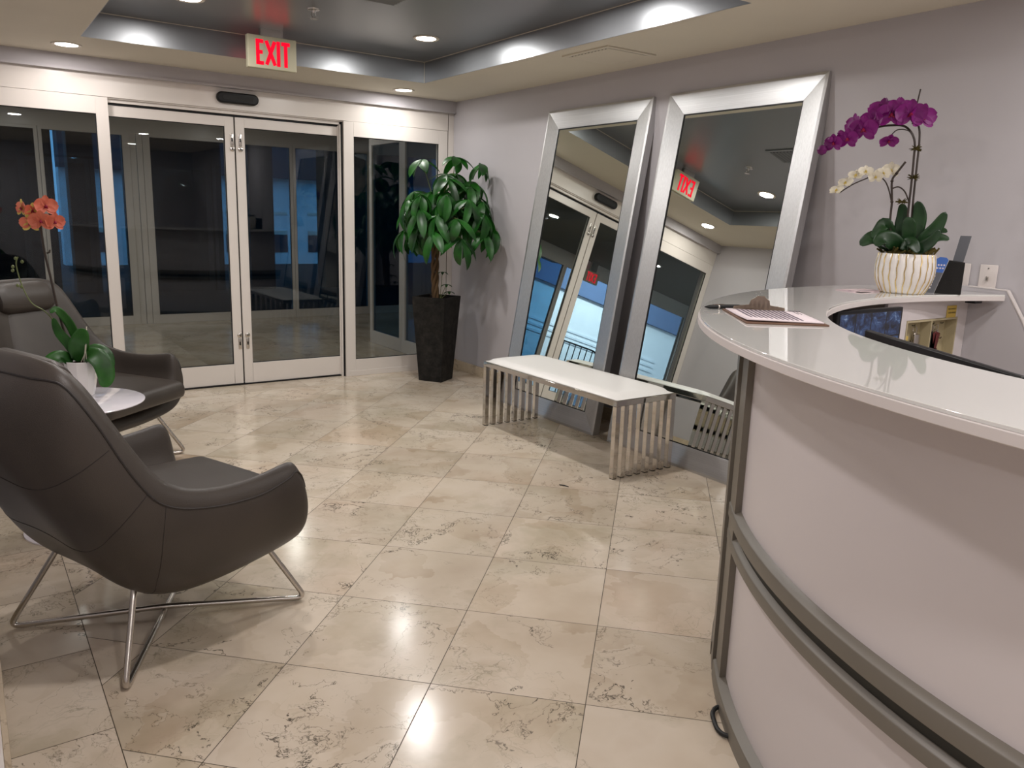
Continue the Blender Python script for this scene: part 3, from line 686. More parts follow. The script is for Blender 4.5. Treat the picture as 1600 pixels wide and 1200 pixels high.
def money_tree():
    rnd = random.Random(11)
    o = empty('potted_money_tree', (3.215, 5.712, 0), 'tall money tree with drooping green leaves in a tapered black planter in the corner', 'potted plant')
    a = atan2(.118, .18); 
    def sq(h_, z): return [Matrix.Rotation(a, 3, 'Z') @ Vector((x*h_, y*h_, z)) for x, y in ((-1, -1), (1, -1), (1, 1), (-1, 1))]
    t = MB(); o0, o1, i1, i0 = sq(.105, 0), sq(.150, .70), sq(.132, .70), sq(.128, .665)
    vs = o0+o1+i1+i0; fs = [(3, 2, 1, 0), (12, 13, 14, 15)]
    for r_ in range(3):
        for k in range(4): fs.append((r_*4+k, r_*4+(k+1) % 4, r_*4+4+(k+1) % 4, r_*4+4+k))
    t.add(vs, fs); t.build('planter', M['pot'], o, bevel=.005)
    t = MB(); q = sq(.128, .672); rows = []
    for i in range(9):
        rows.append([q[0]+(q[1]-q[0])*(j/8)+(q[3]-q[0])*(i/8)+Vector((0, 0, rnd.uniform(-.004, .012))) for j in range(9)])
    t.grid(rows); t.build('soil', M['soil'], o)
    t = MB()
    for k in range(4):
        pts = []; ph = k*pi/2
        for i in range(40):
            f = i/39; z = .66+.62*f; aa = ph+f*9.0; r_ = .016+.006*sin(f*pi)
            pts.append((-.01+.0*f-.012*sin(f*3)+r_*cos(aa), r_*sin(aa)-.015*f, z))
        t.tube(pts, [.014-.004*i/39 for i in range(40)], 8)
    t.build('trunk', M['bark'], o)
    stems = MB(); lv = MB()
    top = Vector((-.01, -.015, 1.26)); cen = Vector((.06, -.04, 1.36))
    def compound(c, out, nl, L, W, drp):
        out = Vector(out).normalized(); tilt = rnd.uniform(.15, .5)
        ax = (Vector((0, 0, 1))*1.0+out*tilt).normalized(); s1 = ax.orthogonal().normalized(); s2 = ax.cross(s1)
        a0 = rnd.uniform(0, 6.28)
        for k in range(nl):
            aa = a0+k*2*pi/nl+rnd.uniform(-.15, .15); dd = (s1*cos(aa)+s2*sin(aa))*.9-ax*rnd.uniform(.1, .7)+out*.25
            l_ = L*rnd.uniform(.75, 1.1)
            leafmesh(lv, c, dd, ax, l_, W*rnd.uniform(.85, 1.15), droop=drp*rnd.uniform(.6, 1.3), fold=.22, n=8, rootw=.04, pw=.8, twist=rnd.uniform(-.3, .3))
    centers = []
    # canopy laid out in a flattened dome, viewed from the room
    for k in range(46):
        for _ in range(60):
            th = rnd.uniform(0, 2*pi); rr = rnd.uniform(.10, .42)
            zz = 1.50-.9*(rr-.08)**1.6*1.1+rnd.uniform(-.16, .14)
            c = Vector((.06+rr*cos(th)*1.0, -.11+rr*sin(th)*.95, zz))
            if c.x > .32 or c.y > .26: continue
            if all((c-q_).length > .105 for q_ in centers): break
        centers.append(c)
    for c in centers:
        mid = (top+c)/2+Vector((0, 0, .03)); stems.tube(crom([top-Vector((0, 0, rnd.uniform(0, .25))), mid, c], 5), .0035, 6)
        compound(c, (c-cen)*Vector((1, 1, .3)), rnd.choice((5, 6, 6)), .25, .068, 1.3)
    for c, nl in ((Vector((-.16, -.02, 1.77)), 5), (Vector((.10, -.12, 1.80)), 6), (Vector((.28, -.20, 1.76)), 6), (Vector((-.02, -.16, 1.66)), 6), (Vector((.17, .0, 1.68)), 5)):
        stems.tube(crom([top, (top+c)/2+Vector((.02, 0, 0)), c], 5), .0035, 6); compound(c, (c-cen)*Vector((1, 1, .05)), nl, .19, .072, .9)
    lv.v = [((.30+(x-.30)*.35 if x > .30 else x), (.24+(y-.24)*.3 if y > .24 else y), z) for x, y, z in lv.v]
    stems.v = [((.30+(x-.30)*.35 if x > .30 else x), y, z) for x, y, z in stems.v]
    stems.build('branches', M['stemgreen'], o); lv.build('foliage', M['leaf'], o, recalc=False)
    t = MB(); l2 = MB()
    for bx, by, h_ in ((.03, -.04, .23), (.06, -.055, .13), (.09, -.05, .07)):
        t.tube([(.02, -.02, .67), (bx, by, .67+h_)], .0025, 6)
        for k in range(6):
            aa = k*pi/3; leafmesh(l2, (bx, by, .67+h_), (cos(aa), sin(aa), -.1), (0, 0, 1), .06, .024, .5, .2, 5, rootw=.04, pw=.8)
    t.build('shoot_stem', M['stemgreen'], o); l2.build('shoot_leaves', M['leaf'], o, recalc=False)
money_tree()

def petal(mb, c, nrm, up, ang, L, W, mi=0, cup=.25):
    nrm = Vector(nrm).normalized(); up = Vector(up); up = (up-nrm*up.dot(nrm)).normalized(); side = nrm.cross(up)
    d = (up*cos(ang)+side*sin(ang)); s_ = nrm.cross(d); rows = []
    for i in range(7):
        t_ = i/6; w = W/2*(sin(pi*(.06+.92*t_))**.55); rows.append([Vector(c)+d*(L*t_)+s_*(w*k/2)+nrm*(cup*L*(t_**2)*.5-.12*W*(1-abs(k)/2)+.002) for k in (-2, -1, 0, 1, 2)])
    mb.grid(rows, mi)
def orchid_flower(parent, c, nrm, r, mp, ml, up=(0, 0, 1), rot=0.0, ms=None):
    t = MB(); n = Vector(nrm).normalized()
    for a, L_, W_ in ((0, 1.0, .72), (2.25, 1.0, .66), (-2.25, 1.0, .66)): petal(t, c, n, up, a+rot, r*L_, r*W_, 1 if ms else 0)
    for a in (1.35, -1.35): petal(t, Vector(c)+n*.002, n, up, a+rot, r*1.05, r*1.25)
    f = t.build('flower', [mp, ms or mp], parent, recalc=False)
    t = MB(); petal(t, Vector(c)+n*.004, (n+Vector((0, 0, -.3))), up, pi+rot, r*.45, r*.42, cup=-.8)
    Mb = Matrix.Translation(Vector(c)+n*.006); t.lathe([(.001, -.006*r/.04), (.006*r/.04, 0), (.001, .006*r/.04)], 8, M=Mb)
    t.build('lip', ml, f, recalc=False)
    return f
# small orchid on the side table : coordinates in (right, toward viewer, up) of the pot
def small_orchid():
    px, py = .35, 3.75
    hx, hy = px/sqrt(px*px+py*py), py/sqrt(px*px+py*py)
    o = empty('potted_orchid', (px, py, .552), 'small orchid with coral flowers in a white faceted pot on the round table', 'potted plant', rz=-atan2(hx, hy))
    # local x = viewer's right, local y = away from the viewer
    cx = .042
    t = MB(); n = 10; pr_ = [(.040, 0), (.043, .004), (.062, .105), (.066, .152), (.060, .152), (.055, .135)]; t.lathe(pr_, n, c=(cx, 0, 0), smooth=False); t.build('pot', M['ceramic'], o, bevel=.001)
    t = MB(); t.lathe([(.057, .136), (.03, .146), (.001, .149)], 16, c=(cx, 0, 0)); t.build('bark_mix', M['soil'], o)
    lf = [([(cx-.01, 0, .15), (.005, -.01, .22), (-.03, -.02, .28), (-.045, -.03, .34)], .042, (-.4, -1, .2)),
          ([(cx, .01, .15), (.035, .01, .23), (.01, .0, .31), (-.03, -.02, .37), (-.055, -.03, .36)], .036, (-.2, -1, .5)),
          ([(cx, -.01, .15), (.035, -.03, .21), (.045, -.045, .25), (.06, -.05, .295)], .078, (.1, -1, .2)),
          ([(cx+.01, -.01, .15), (.08, -.05, .180), (.115, -.07, .15), (.128, -.08, .09), (.115, -.08, .045)], .085, (.3, -1, .75)),
          ([(cx+.02, .02, .15), (.10, .02, .19), (.14, .0, .17), (.158, -.01, .11)], .06, (.4, -.8, .8)),
          ([(cx-.03, 0, .15), (-.03, -.03, .175), (-.07, -.05, .16), (-.095, -.06, .10)], .06, (-.3, -1, .6))]
    for pts, W_, fc in lf:
        t = MB(); leaf2(t, pts, W_, fc); t.build('leaf', M['oleaf'], o, solid=.0015, recalc=False)
    t = MB(); t.tube(crom([(cx-.015, -.005, .15), (-.005, 0, .25), (-.028, -.01, .38), (-.042, -.015, .50), (-.055, -.02, .60), (-.06, -.03, .68), (-.06, -.035, .74)], 6), .0046, 8)
    t.tube([(-.048, -.015, .60), (-.038, -.018, .605), (-.036, -.02, .615)], .0035, 6)
    t.build('flower_stem', M['stemdark'], o)
    t = MB(); t.tube(crom([(cx-.02, .01, .15), (-.015, .02, .25), (-.045, .01, .32), (-.075, 0, .365), (-.118, 0, .40), (-.145, 0, .47), (-.158, 0, .55), (-.150, 0, .585)], 6), .0024, 8); 
    for p in ((-.158, 0, .578), (-.137, 0, .565), (-.172, 0, .53), (-.170, 0, .545), (-.148, 0, .465), (-.160, 0, .47)): t.lathe([(.001, -.007), (.006, -.003), (.006, .003), (.001, .008)], 8, c=p)
    t.build('bud_stem', M['stemgreen'], o)
    t = MB()
    for k in range(3):
        t.tube(crom([(cx+.01*k, -.03, .15), (cx+.02, -.04, .20+.02*k), (cx+.025, -.045, .26), (cx+.03, -.04, .28+.01*k)], 5), .0018, 6)
    t.build('air_roots', M['petalw'], o)
    for c, nr, r in (((-.038, -.045, .785), (.4, -1, .05), .044), ((-.012, -.05, .725), (.6, -1, -.1), .040), ((-.058, -.060, .728), (-.1, -1, -.2), .044), ((-.095, -.045, .718), (-.5, -1, -.3), .038), ((-.118, -.02, .775), (-1, -.5, .1), .036), ((-.082, -.035, .765), (-.4, -.9, .3), .034)):
        orchid_flower(o, c, nr, r, M['coral'], M['lip'], ms=M['coral'] if c[0] > -.07 else M['coraledge'])
small_orchid()

def counter_orchid():
    px, py, pz = 3.13, 1.815, 1.10
    d_ = sqrt(px*px+py*py)
    o = empty('potted_orchid', (px, py, pz), 'tall orchid with purple and white flowers in a gold striped white pot on the counter', 'potted plant', rz=-atan2(px/d_, py/d_))
    cx = .062
    prof = [(.072, 0), (.085, .006), (.107, .05), (.114, .09), (.112, .13), (.106, .158), (.100, .158), (.100, .14)]
    t = MB(); n = 96; vs = []
    NR = 24
    for r_, z in prof[:6]:
        pass
    pf = crom([Vector((r_, 0, z)) for r_, z in prof[:6]], 4)
    for p in pf:
        for k in range(n):
            a = 2*pi*k/n; w = abs(sin(NR/2*a)); rr = p.x*(1-.035*(1-w**.6)); vs.append((cx+rr*cos(a), rr*sin(a), p.z))
    t.add(vs, [(j*n+k, j*n+(k+1) % n, (j+1)*n+(k+1) % n, (j+1)*n+k) for j in range(len(pf)-1) for k in range(n)], 0, True)
    t.lathe([(.100, .158), (.100, .13), (.001, .13)], 48, c=(cx, 0, 0)); t.lathe([(.072, 0), (.001, .0005)], 48, c=(cx, 0, 0))
    pot = t.build('pot', M['ceramic'], o)
    t = MB(); rnd = random.Random(3)
    for k in range(NR):
        a = 2*pi*k/NR; pts = []
        for i, p in enumerate(pf):
            rr = p.x*.968+.0012; aa = a+.018*sin(i*1.1+k*2.0)+rnd.uniform(-.008, .008); pts.append((cx+rr*cos(aa), rr*sin(aa), p.z))
        t.tube(pts, .0022, 6)
    t.build('gold_stripes', M['gold'], pot)
    t = MB(); rows = []
    for i in range(11):
        rows.append([(cx+.098*(i/10)*cos(2*pi*j/20), .098*(i/10)*sin(2*pi*j/20), .160+.02*(1-(i/10)**2)+rnd.uniform(-.006, .006)) for j in range(21)])
    for r_ in rows: r_[20] = r_[0]
    t.grid(rows)
    for k in range(60):
        a = rnd.uniform(0, 6.28); rr = rnd.uniform(.02, .1); t.tube([(cx+rr*cos(a), rr*sin(a), .16), (cx+(rr+.015)*cos(a+.2), (rr+.01)*sin(a+.2), .17+rnd.uniform(0, .015))], .004, 5)
    t.build('moss', M['moss'], o)
    lf = [([(cx-.03, 0, .165), (-.02, -.02, .20), (-.07, -.03, .215), (-.115, -.03, .185)], .07, (-.2, -.9, .5)),
          ([(cx-.03, -.03, .165), (.01, -.06, .20), (-.03, -.08, .215), (-.055, -.09, .185)], .07, (-.2, -1, .4)),
          ([(cx-.03, .0, .165), (-.01, -.01, .23), (-.03, -.02, .27), (-.05, -.03, .25), (-.075, -.03, .215)], .055, (-.2, -1, .2)),
          ([(cx-.01, .02, .165), (.03, .02, .24), (.03, .02, .31), (.02, .01, .355)], .05, (0, -1, .1)),
          ([(cx+.02, .01, .165), (.085, .01, .24), (.09, .01, .31), (.075, .0, .365)], .058, (.1, -1, .1)),
          ([(cx, -.03, .165), (.06, -.05, .23), (.055, -.06, .28), (.06, -.06, .30)], .052, (0, -1, .3)),
          ([(cx, -.04, .165), (.055, -.08, .19), (.075, -.10, .20), (.10, -.11, .165)], .055, (.2, -1, .6)),
          ([(cx+.03, -.01, .165), (.12, -.02, .215), (.155, -.02, .265), (.18, -.02, .325)], .055, (.3, -1, .5)),
          ([(cx+.03, .01, .165), (.12, .01, .22), (.16, .01, .25), (.197, .01, .25)], .05, (.2, -.8, .9)),
          ([(cx+.03, -.02, .165), (.12, -.03, .20), (.165, -.03, .225), (.205, -.03, .22)], .042, (.1, -.9, .7)),
          ([(cx+.02, -.04, .165), (.10, -.07, .175), (.14, -.08, .21), (.165, -.08, .255)], .045, (.3, -1, .5))]
    for pts, W_, fc in lf:
        t = MB(); leaf2(t, pts, W_, fc); t.build('leaf', M['oleaf2'], o, solid=.002, recalc=False)
    t = MB()
    S1 = [(cx-.01, 0, .17), (.048, -.01, .30), (.046, -.01, .42), (.043, -.01, .52), (.036, -.01, .60), (.000, -.01, .648), (-.05, -.01, .655), (-.10, -.015, .648), (-.16, -.02, .62), (-.23, -.03, .59), (-.27, -.035, .575)]
    t.tube(crom(S1, 6), [.0042]*len(crom(S1, 6)), 8); t.build('flower_stem', M['stemdark'], o)
    t = MB(); S2 = [(cx+.01, .01, .17), (.062, .01, .33), (.058, .02, .48), (.055, .03, .60), (.045, .03, .655), (.02, .02, .672)]; t.tube(crom(S2, 6), .0040, 8)
    t.tube([(.022, .01, .66), (.025, 0, .70), (.035, 0, .79)], .0028, 6); t.build('flower_stem', M['stemdark'], o)
    t = MB(); S3 = [(cx-.05, -.01, .17), (-.012, -.015, .27), (-.016, -.015, .36), (-.025, -.02, .44), (-.012, -.02, .47), (.015, -.02, .515)]; t.tube(crom(S3, 6), .0042, 8)
    t.tube(crom([(-.016, -.015, .355), (-.034, -.018, .41), (-.055, -.02, .445), (-.085, -.02, .460), (-.117, -.02, .452)], 5), .0026, 6)
    t.tube(crom([(.046, -.010, .36), (.026, -.015, .40), (.002, -.017, .418), (-.020, -.018, .412)], 5), .0028, 6)
    t.tube(crom([(.036, -.01, .60), (.012, -.018, .632), (-.03, -.02, .636), (-.056, -.018, .605)], 5), .0022, 6)
    t.tube(crom([(-.115, -.02, .452), (-.16, -.03, .43), (-.19, -.035, .41), (-.215, -.04, .39)], 5), .0024, 6)
    for k, p in enumerate(S3[1:5]): t.lathe([(.001, -.008), (.007, 0), (.001, .008)], 8, c=p)
    t.build('flower_stem', M['stemdark'], o)
    for (zx, zy, zz) in ((.044, -.012, .565), (.05, -.01, .455), (.02, -.02, .36)):
        t = MB()
        for k in range(26):
            a = rnd.uniform(0, 6.28); e_ = rnd.uniform(-.6, .8); t.tube([(zx, zy, zz), (zx+.024*cos(a)*cos(e_), zy+.024*sin(a)*cos(e_), zz+.022*sin(e_))], [.003, .0008], 5)
        t.build('moss_tie', M['moss'], o)
    mg, lp = M['magenta'], M['lip']
    for c, nr, r in (((.012, -.05, .690), (.1, -1, -.1), .050), ((.055, -.03, .680), (.6, -1, 0), .046), ((-.055, -.045, .690), (-.1, -1, .0), .050), ((-.025, -.02, .72), (.2, -.6, .5), .044), ((-.095, -.02, .715), (-.3, -.7, .5), .046),
                     ((-.125, -.035, .670), (-.5, -1, .1), .042), ((-.150, -.055, .635), (-.2, -1, -.2), .048), ((-.19, -.03, .655), (-.8, -.6, .2), .042), ((-.205, -.05, .60), (-.3, -1, -.1), .038), ((-.255, -.045, .585), (-.5, -1, -.2), .034), ((-.065, .01, .735), (0, -.3, 1), .040),
                     ((-.055, -.02, .595), (.2, -.7, -.7), .032)):
        orchid_flower(o, c, nr, r*1.12, mg, lp)
    t = MB()
    for p, r in (((-.298, -.04, .56), .021), ((-.268, -.045, .60), .014), ((-.235, -.04, .625), .013)): t.lathe([(.001, -r), (r*.7, -r*.7), (r, 0), (r*.7, r*.7), (.001, r)], 12, c=p)
    t.build('flower_buds', mg, o)
    for c, nr, r in (((-.225, -.04, .40), (-.3, -.7, .7), .028), ((-.195, -.03, .43), (-.2, -.7, .7), .030), ((-.16, -.03, .46), (-.1, -.7, .7), .030), ((-.125, -.03, .475), (.1, -.8, .5), .028), ((-.085, -.03, .455), (-.2, -1, .1), .028), ((-.06, -.02, .47), (.1, -1, .3), .028), ((-.035, .03, .485), (.3, -1, .1), .034)):
        orchid_flower(o, c, nr, r, M['petalw'], M['coraledge'])
counter_orchid()

# ------------------------------------------------------------------ reception desk
DC = (3.102, .093); ZCt = 1.10
desk = empty('reception_desk', (0, 0, 0), 'curved white reception desk with grey metal rails and a glass counter', 'desk')
A0, AJ, A1 = 76.0, 131.2, 214.0
def ring(ci, ri, co, ro, ao0, ao1, ai0, ai1, n=72):
    out = [(co[0]+ro*cos(radians(ao0+(ao1-ao0)*i/n)), co[1]+ro*sin(radians(ao0+(ao1-ao0)*i/n))) for i in range(n+1)]
    inn = [(ci[0]+ri*cos(radians(ai0+(ai1-ai0)*i/n)), ci[1]+ri*sin(radians(ai0+(ai1-ai0)*i/n))) for i in range(n+1)]
    return out, inn
def slab(mb, out, inn, z0, z1):
    n = len(out); vs = [(x, y, z0) for x, y in out]+[(x, y, z0) for x, y in inn]+[(x, y, z1) for x, y in out]+[(x, y, z1) for x, y in inn]
    for i in range(n-1):
        mb.add([vs[i], vs[i+1], vs[n+i+1], vs[n+i], vs[2*n+i], vs[2*n+i+1], vs[3*n+i+1], vs[3*n+i]], [(3, 2, 1, 0), (4, 5, 6, 7)])
        mb.add([vs[i], vs[i+1], vs[2*n+i+1], vs[2*n+i], vs[n+i], vs[n+i+1], vs[3*n+i+1], vs[3*n+i]], [(0, 1, 2, 3), (7, 6, 5, 4)], 0, True)
    for i in (0, n-1): mb.add([vs[i], vs[n+i], vs[3*n+i], vs[2*n+i]], [(0, 1, 2, 3)])
IC = (2.966, .170); IR = 1.494
out, inn = ring(IC, IR, DC, 2.003, 75.6, 212, 66.5, 214)
t = MB(); slab(t, out, inn, 1.074, 1.0935); t.build('counter_board', M['counter'], desk, bevel=.002)
out2, inn2 = ring((IC[0], IC[1]), IR+.002, DC, 1.999, 75.6, 212, 66.5, 214)
t = MB(); slab(t, out2, inn2, 1.0935, 1.10); t.build('counter_glass', M['tglass'], desk, bevel=.0012)
t = MB(); t.sweep(DC, [(1.83, .05), (1.852, .05), (1.852, 1.074), (1.83, 1.074)], A0, A1, 90); t.build('front_panel', M['lam'], desk)
def rail(z0, z1, a0, a1, r1=1.874, r0=1.850, top=.006):
    t = MB(); t.sweep(DC, [(r0, z0), (r1, z0), (r1, z1-top*2), (r1-.002, z1-top*1.5), (r0, z1)], a0, a1, 90); return t.build('metal_rail', M['rail_dark'], desk)
rail(.522, .569, 134.4, A1); rail(.450, .490, 134.4, A1, 1.872)
rail(.522, .569, A0, 130.8); rail(.450, .490, A0, 130.8, 1.872)
rail(0.0, .060, 134.4, A1, 1.880, 1.85); rail(0.0, .055, A0, 130.8, 1.882, 1.83)
t = MB(); t.sweep(DC, [(1.84, .489), (1.856, .489), (1.856, .523), (1.84, .523)], A0, A1, 90); t.build('shadow_gap', paint('dark grey channel', srgb(52, 52, 48), .5), desk)
t = MB(); t.sweep(DC, [(1.83, .0), (1.879, .0), (1.879, 1.074), (1.83, 1.074)], 130.9, 133.6, 4); t.build('joint_post', M['rail_dark'], desk)
t = MB(); t.sweep(DC, [(1.83, .0), (1.862, .0), (1.862, 1.074), (1.83, 1.074)], 133.6, 134.2, 2); t.build('joint_gap', M['black'], desk)
t = MB(); t.sweep(DC, [(1.83, .055), (1.870, .055), (1.870, 1.074), (1.83, 1.074)], 134.2, 137.6, 4); t.build('joint_post', M['rail_dark'], desk)
# inner worktop and its back board
wo, wi = ring(IC, 1.02, DC, 1.829, 90, 212, 80, 220)
t = MB(); slab(t, wo, wi, .715, .74); t.build('worktop', M['counter'], desk, bevel=.002)
# end panel against the wall with a sloping white edge
def wing(mat, pts, x0, x1, name):
    t = MB(); t.prism([(y, z) for y, z in pts], x0, x1, M=Matrix(((0, 0, 1, 0), (1, 0, 0, 0), (0, 1, 0, 0), (0, 0, 0, 1)))); return t.build(name, mat, desk, bevel=.001)
W_PTS = [(2.0, 0), (2.0, 1.122), (1.70, 1.122), (1.545, 1.116), (1.470, 1.000), (1.35, .76), (1.30, .74), (1.30, 0)]
wing(M['wall'], W_PTS, 3.578, 3.600, 'end_panel')
t = MB(); ed_ = [(3.589, 1.70, 1.122), (3.589, 1.545, 1.1165), (3.589, 1.470, 1.0005), (3.589, 1.35, .761)]
for a, c in zip(ed_[:-1], ed_[1:]):
    a, c = Vector(a), Vector(c); d = (c-a); n_ = Vector((0, -d.z, d.y)).normalized()
    if n_.z < 0 and n_.y > 0: n_ = -n_
    if n_.z < 0: n_ = -n_
    vv = []
    for p in (a, c):
        for sx in (-.013, .013):
            for k in (-.001, .003): vv.append(p+Vector((sx, 0, 0))+n_*k)
    t.add(vv, [(0, 1, 3, 2), (4, 6, 7, 5), (0, 4, 5, 1), (2, 3, 7, 6), (0, 2, 6, 4), (1, 5, 7, 3)])
t.build('edge_strip', M['counter'], desk)
# back board under the far counter, facing the worker
t = MB(); KX0, KX1, KZ0, KZ1 = 3.10, 3.50, .78, .995
t.box((2.95, 1.69, .74), (KX0, 1.705, 1.073)); t.box((KX1, 1.69, .74), (3.577, 1.705, 1.073)); t.box((KX0, 1.69, KZ1), (KX1, 1.705, 1.073)); t.box((KX0, 1.69, .74), (KX1, 1.705, KZ0)); t.build('back_board', M['lam'], desk, bevel=.001)
t = MB(); t.box((3.44, 1.60, 1.062), (3.50, 1.64, 1.074)); t.build('cable_clip', M['black'], desk)

# key cabinet on the back board
kc = empty('key_cabinet', (3.30, 1.738, .76), 'open beige key cabinet with hanging keys under the far counter', 'cabinet')
t = MB(); x0, x1, z0, z1, dp = -.199, .199, .021, .234, .050; th = .008
t.box((x0, -dp, z0), (x0+th, 0, z1)); t.box((x1-th, -dp, z0), (x1, 0, z1)); t.box((x0+th, -dp, z0), (x1-th, 0, z0+th)); t.box((x0+th, -dp, z1-th), (x1-th, 0, z1)); t.box((x0+th, -.004, z0+th), (x1-th, 0, z1-th)); t.box((-.012, -dp, z0+th), (-.004, -.004, z1-th))
M['kbeige'] = paint('beige cabinet enamel', srgb(176, 164, 132), .5, .04)
t.build('cabinet_body', M['kbeige'], kc)
t = MB()
hk = [(-.15+.075*k, z) for z in (.205, .14) for k in range(5)]
for (x, z) in hk: t.tube([(x, -.003, z), (x, -.014, z), (x, -.017, z+.006)], .0018, 6)
t.build('hooks', M['black'], kc)
M['keyred'] = plastic('dark red key tag', srgb(88, 22, 22), .5); M['tagy'] = plastic('yellow paper tag', srgb(206, 176, 84), .7)
rnd = random.Random(5)
kspots = [(-.15, .205), (-.07, .205), (0.022, .205), (.06, .205), (.10, .205), (-.11, .14), (.04, .14), (.09, .14)]
kl = ['silver keys on a yellow tag hanging at the left of the key cabinet', 'bunch of silver keys second from the left in the key cabinet', 'black key fob by the divider of the key cabinet', 'dark red key tag hanging right of the cabinet divider', 'dark red key fob hanging toward the right of the key cabinet', 'bronze keys low in the left half of the key cabinet', 'black keys low beside the cabinet divider', 'dark red tags low in the right half of the key cabinet']
km = [M['tagy'], M['steel'], M['black'], M['keyred'], M['keyred'], M['steel'], M['black'], M['keyred']]
for (x, z), lb, mm in zip(kspots, kl, km):
    wx, wy, wz = 3.30+x, 1.738-.016, .76+z
    k_ = empty('key_bunch', (wx, wy, wz), lb, 'keys'); k_.scale = (1.35, 1.2, 1.3)
    t = MB(); t.tube([(.010*cos(a), 0, -.012+.010*sin(a)) for a in [2*pi*i/14 for i in range(14)]], .0012, 5, closed=True); t.build('key_ring', M['steel'], k_)
    t = MB()
    for q in range(3):
        an = rnd.uniform(-.5, .5); R_ = Matrix.Translation((0, -.002*q, -.022)) @ Matrix.Rotation(an, 4, 'Y')
        t.lathe([(.001, -.001), (.008, -.001), (.008, .001), (.001, .001)], 10, M=R_ @ Matrix.Translation((0, 0, -.008)) @ Matrix.Rotation(pi/2, 4, 'X')); t.box((-.002, -.001, -.045), (.002, .001, -.012), M=R_)
    t.build('keys', M['steel'], k_)
    t = MB(); t.rbox((-.015, -.012, -.085), (.017, -.006, -.026), .003, M=Matrix.Rotation(rnd.uniform(-.3, .3), 4, 'Y')); t.build('key_tag', mm, k_)
t = MB(); t.box((3.40, 1.6865, .995), (3.475, 1.6890, 1.045)); nt = t.build('sticky_note', M['tagy']); tag(nt, 'small yellow handwritten note stuck above the key cabinet', 'note')
t = MB()
rnd = random.Random(9)
for r_ in range(2):
    x = 3.406+.004*r_
    while x < 3.465:
        w = rnd.uniform(.003, .006); z = 1.030-.016*r_; t.tube([(x, 1.6862, z), (x+w*.4, 1.6862, z+.005), (x+w*.7, 1.6862, z-.003), (x+w, 1.6862, z+.002)], .0004, 4); x += w+.002
t.build('handwriting', M['rubber'], nt)

# monitors behind the desk
def f_cctv():
    t = NT('camera grid screen'); v = t.coord('Generated'); sp = t.new('ShaderNodeSeparateXYZ'); t.l.new(v, sp.inputs[0])
    a = t.math('MULTIPLY', sp.outputs[0], 4.0); c = t.math('MULTIPLY', sp.outputs[2], 3.0)
    fx = t.math('FRACT', a); fz = t.math('FRACT', c)
    mm = lambda f: t.math('MINIMUM', f, t.math('SUBTRACT', 1.0, f))
    ln = t.math('LESS_THAN', t.math('MINIMUM', mm(fx), mm(fz)), .03)
    cb = t.new('ShaderNodeCombineXYZ'); t.l.new(t.math('FLOOR', a), cb.inputs[0]); t.l.new(t.math('FLOOR', c), cb.inputs[1])
    wn = t.new('ShaderNodeTexWhiteNoise'); t.l.new(cb.outputs[0], wn.inputs[0])
    of = t.new('ShaderNodeVectorMath', operation='ADD'); t.l.new(wn.outputs['Color'], of.inputs[0]); t.l.new(v, of.inputs[1])
    n = t.noise(of.outputs[0], 9, 5, .6, .8)
    col = t.ramp(n, [(.35, srgb(8, 14, 28)), (.50, srgb(26, 46, 84)), (.62, srgb(58, 84, 128)), (.75, srgb(150, 170, 200))])
    col = t.mix(ln, col, srgb(2, 3, 8)); t.set(color=(.01, .01, .01, 1), em=col, ems=.9, rough=.2); return t.m
M['cctv'] = f_cctv()
def monitor(loc, rz, w, h_, label, screen, tilt=0):
    o = empty('computer_monitor', loc, label, 'monitor', rz=rz)
    R_ = Matrix.Rotation(tilt, 4, 'X')
    t = MB(); t.rbox((-w/2, 0, .0), (w/2, .022, h_), .004, M=Matrix.Translation((0, 0, .02)) @ R_); t.build('monitor_bezel', M['black'], o)
    t = MB(); q = .012; t.box((-w/2+q, -.0015, q), (w/2-q, .001, h_-q), M=Matrix.Translation((0, 0, .02)) @ R_); t.build('screen', screen, o)
    t = MB(); t.rbox((-.10, -.03, 0), (.10, .10, .008), .003); t.rbox((-.025, .022, .006), (.025, .034, h_*.6), .003); t.build('stand', M['black'], o)
    return o
monitor((2.735, 1.625, .74), 0, .42, .305, 'security monitor showing a grid of blue camera views under the far counter', M['cctv'])
monitor((2.125, 1.065, .74), radians(57), .74, .283, 'dark monitor behind the near counter edge, seen as a long black top edge', M['black'])

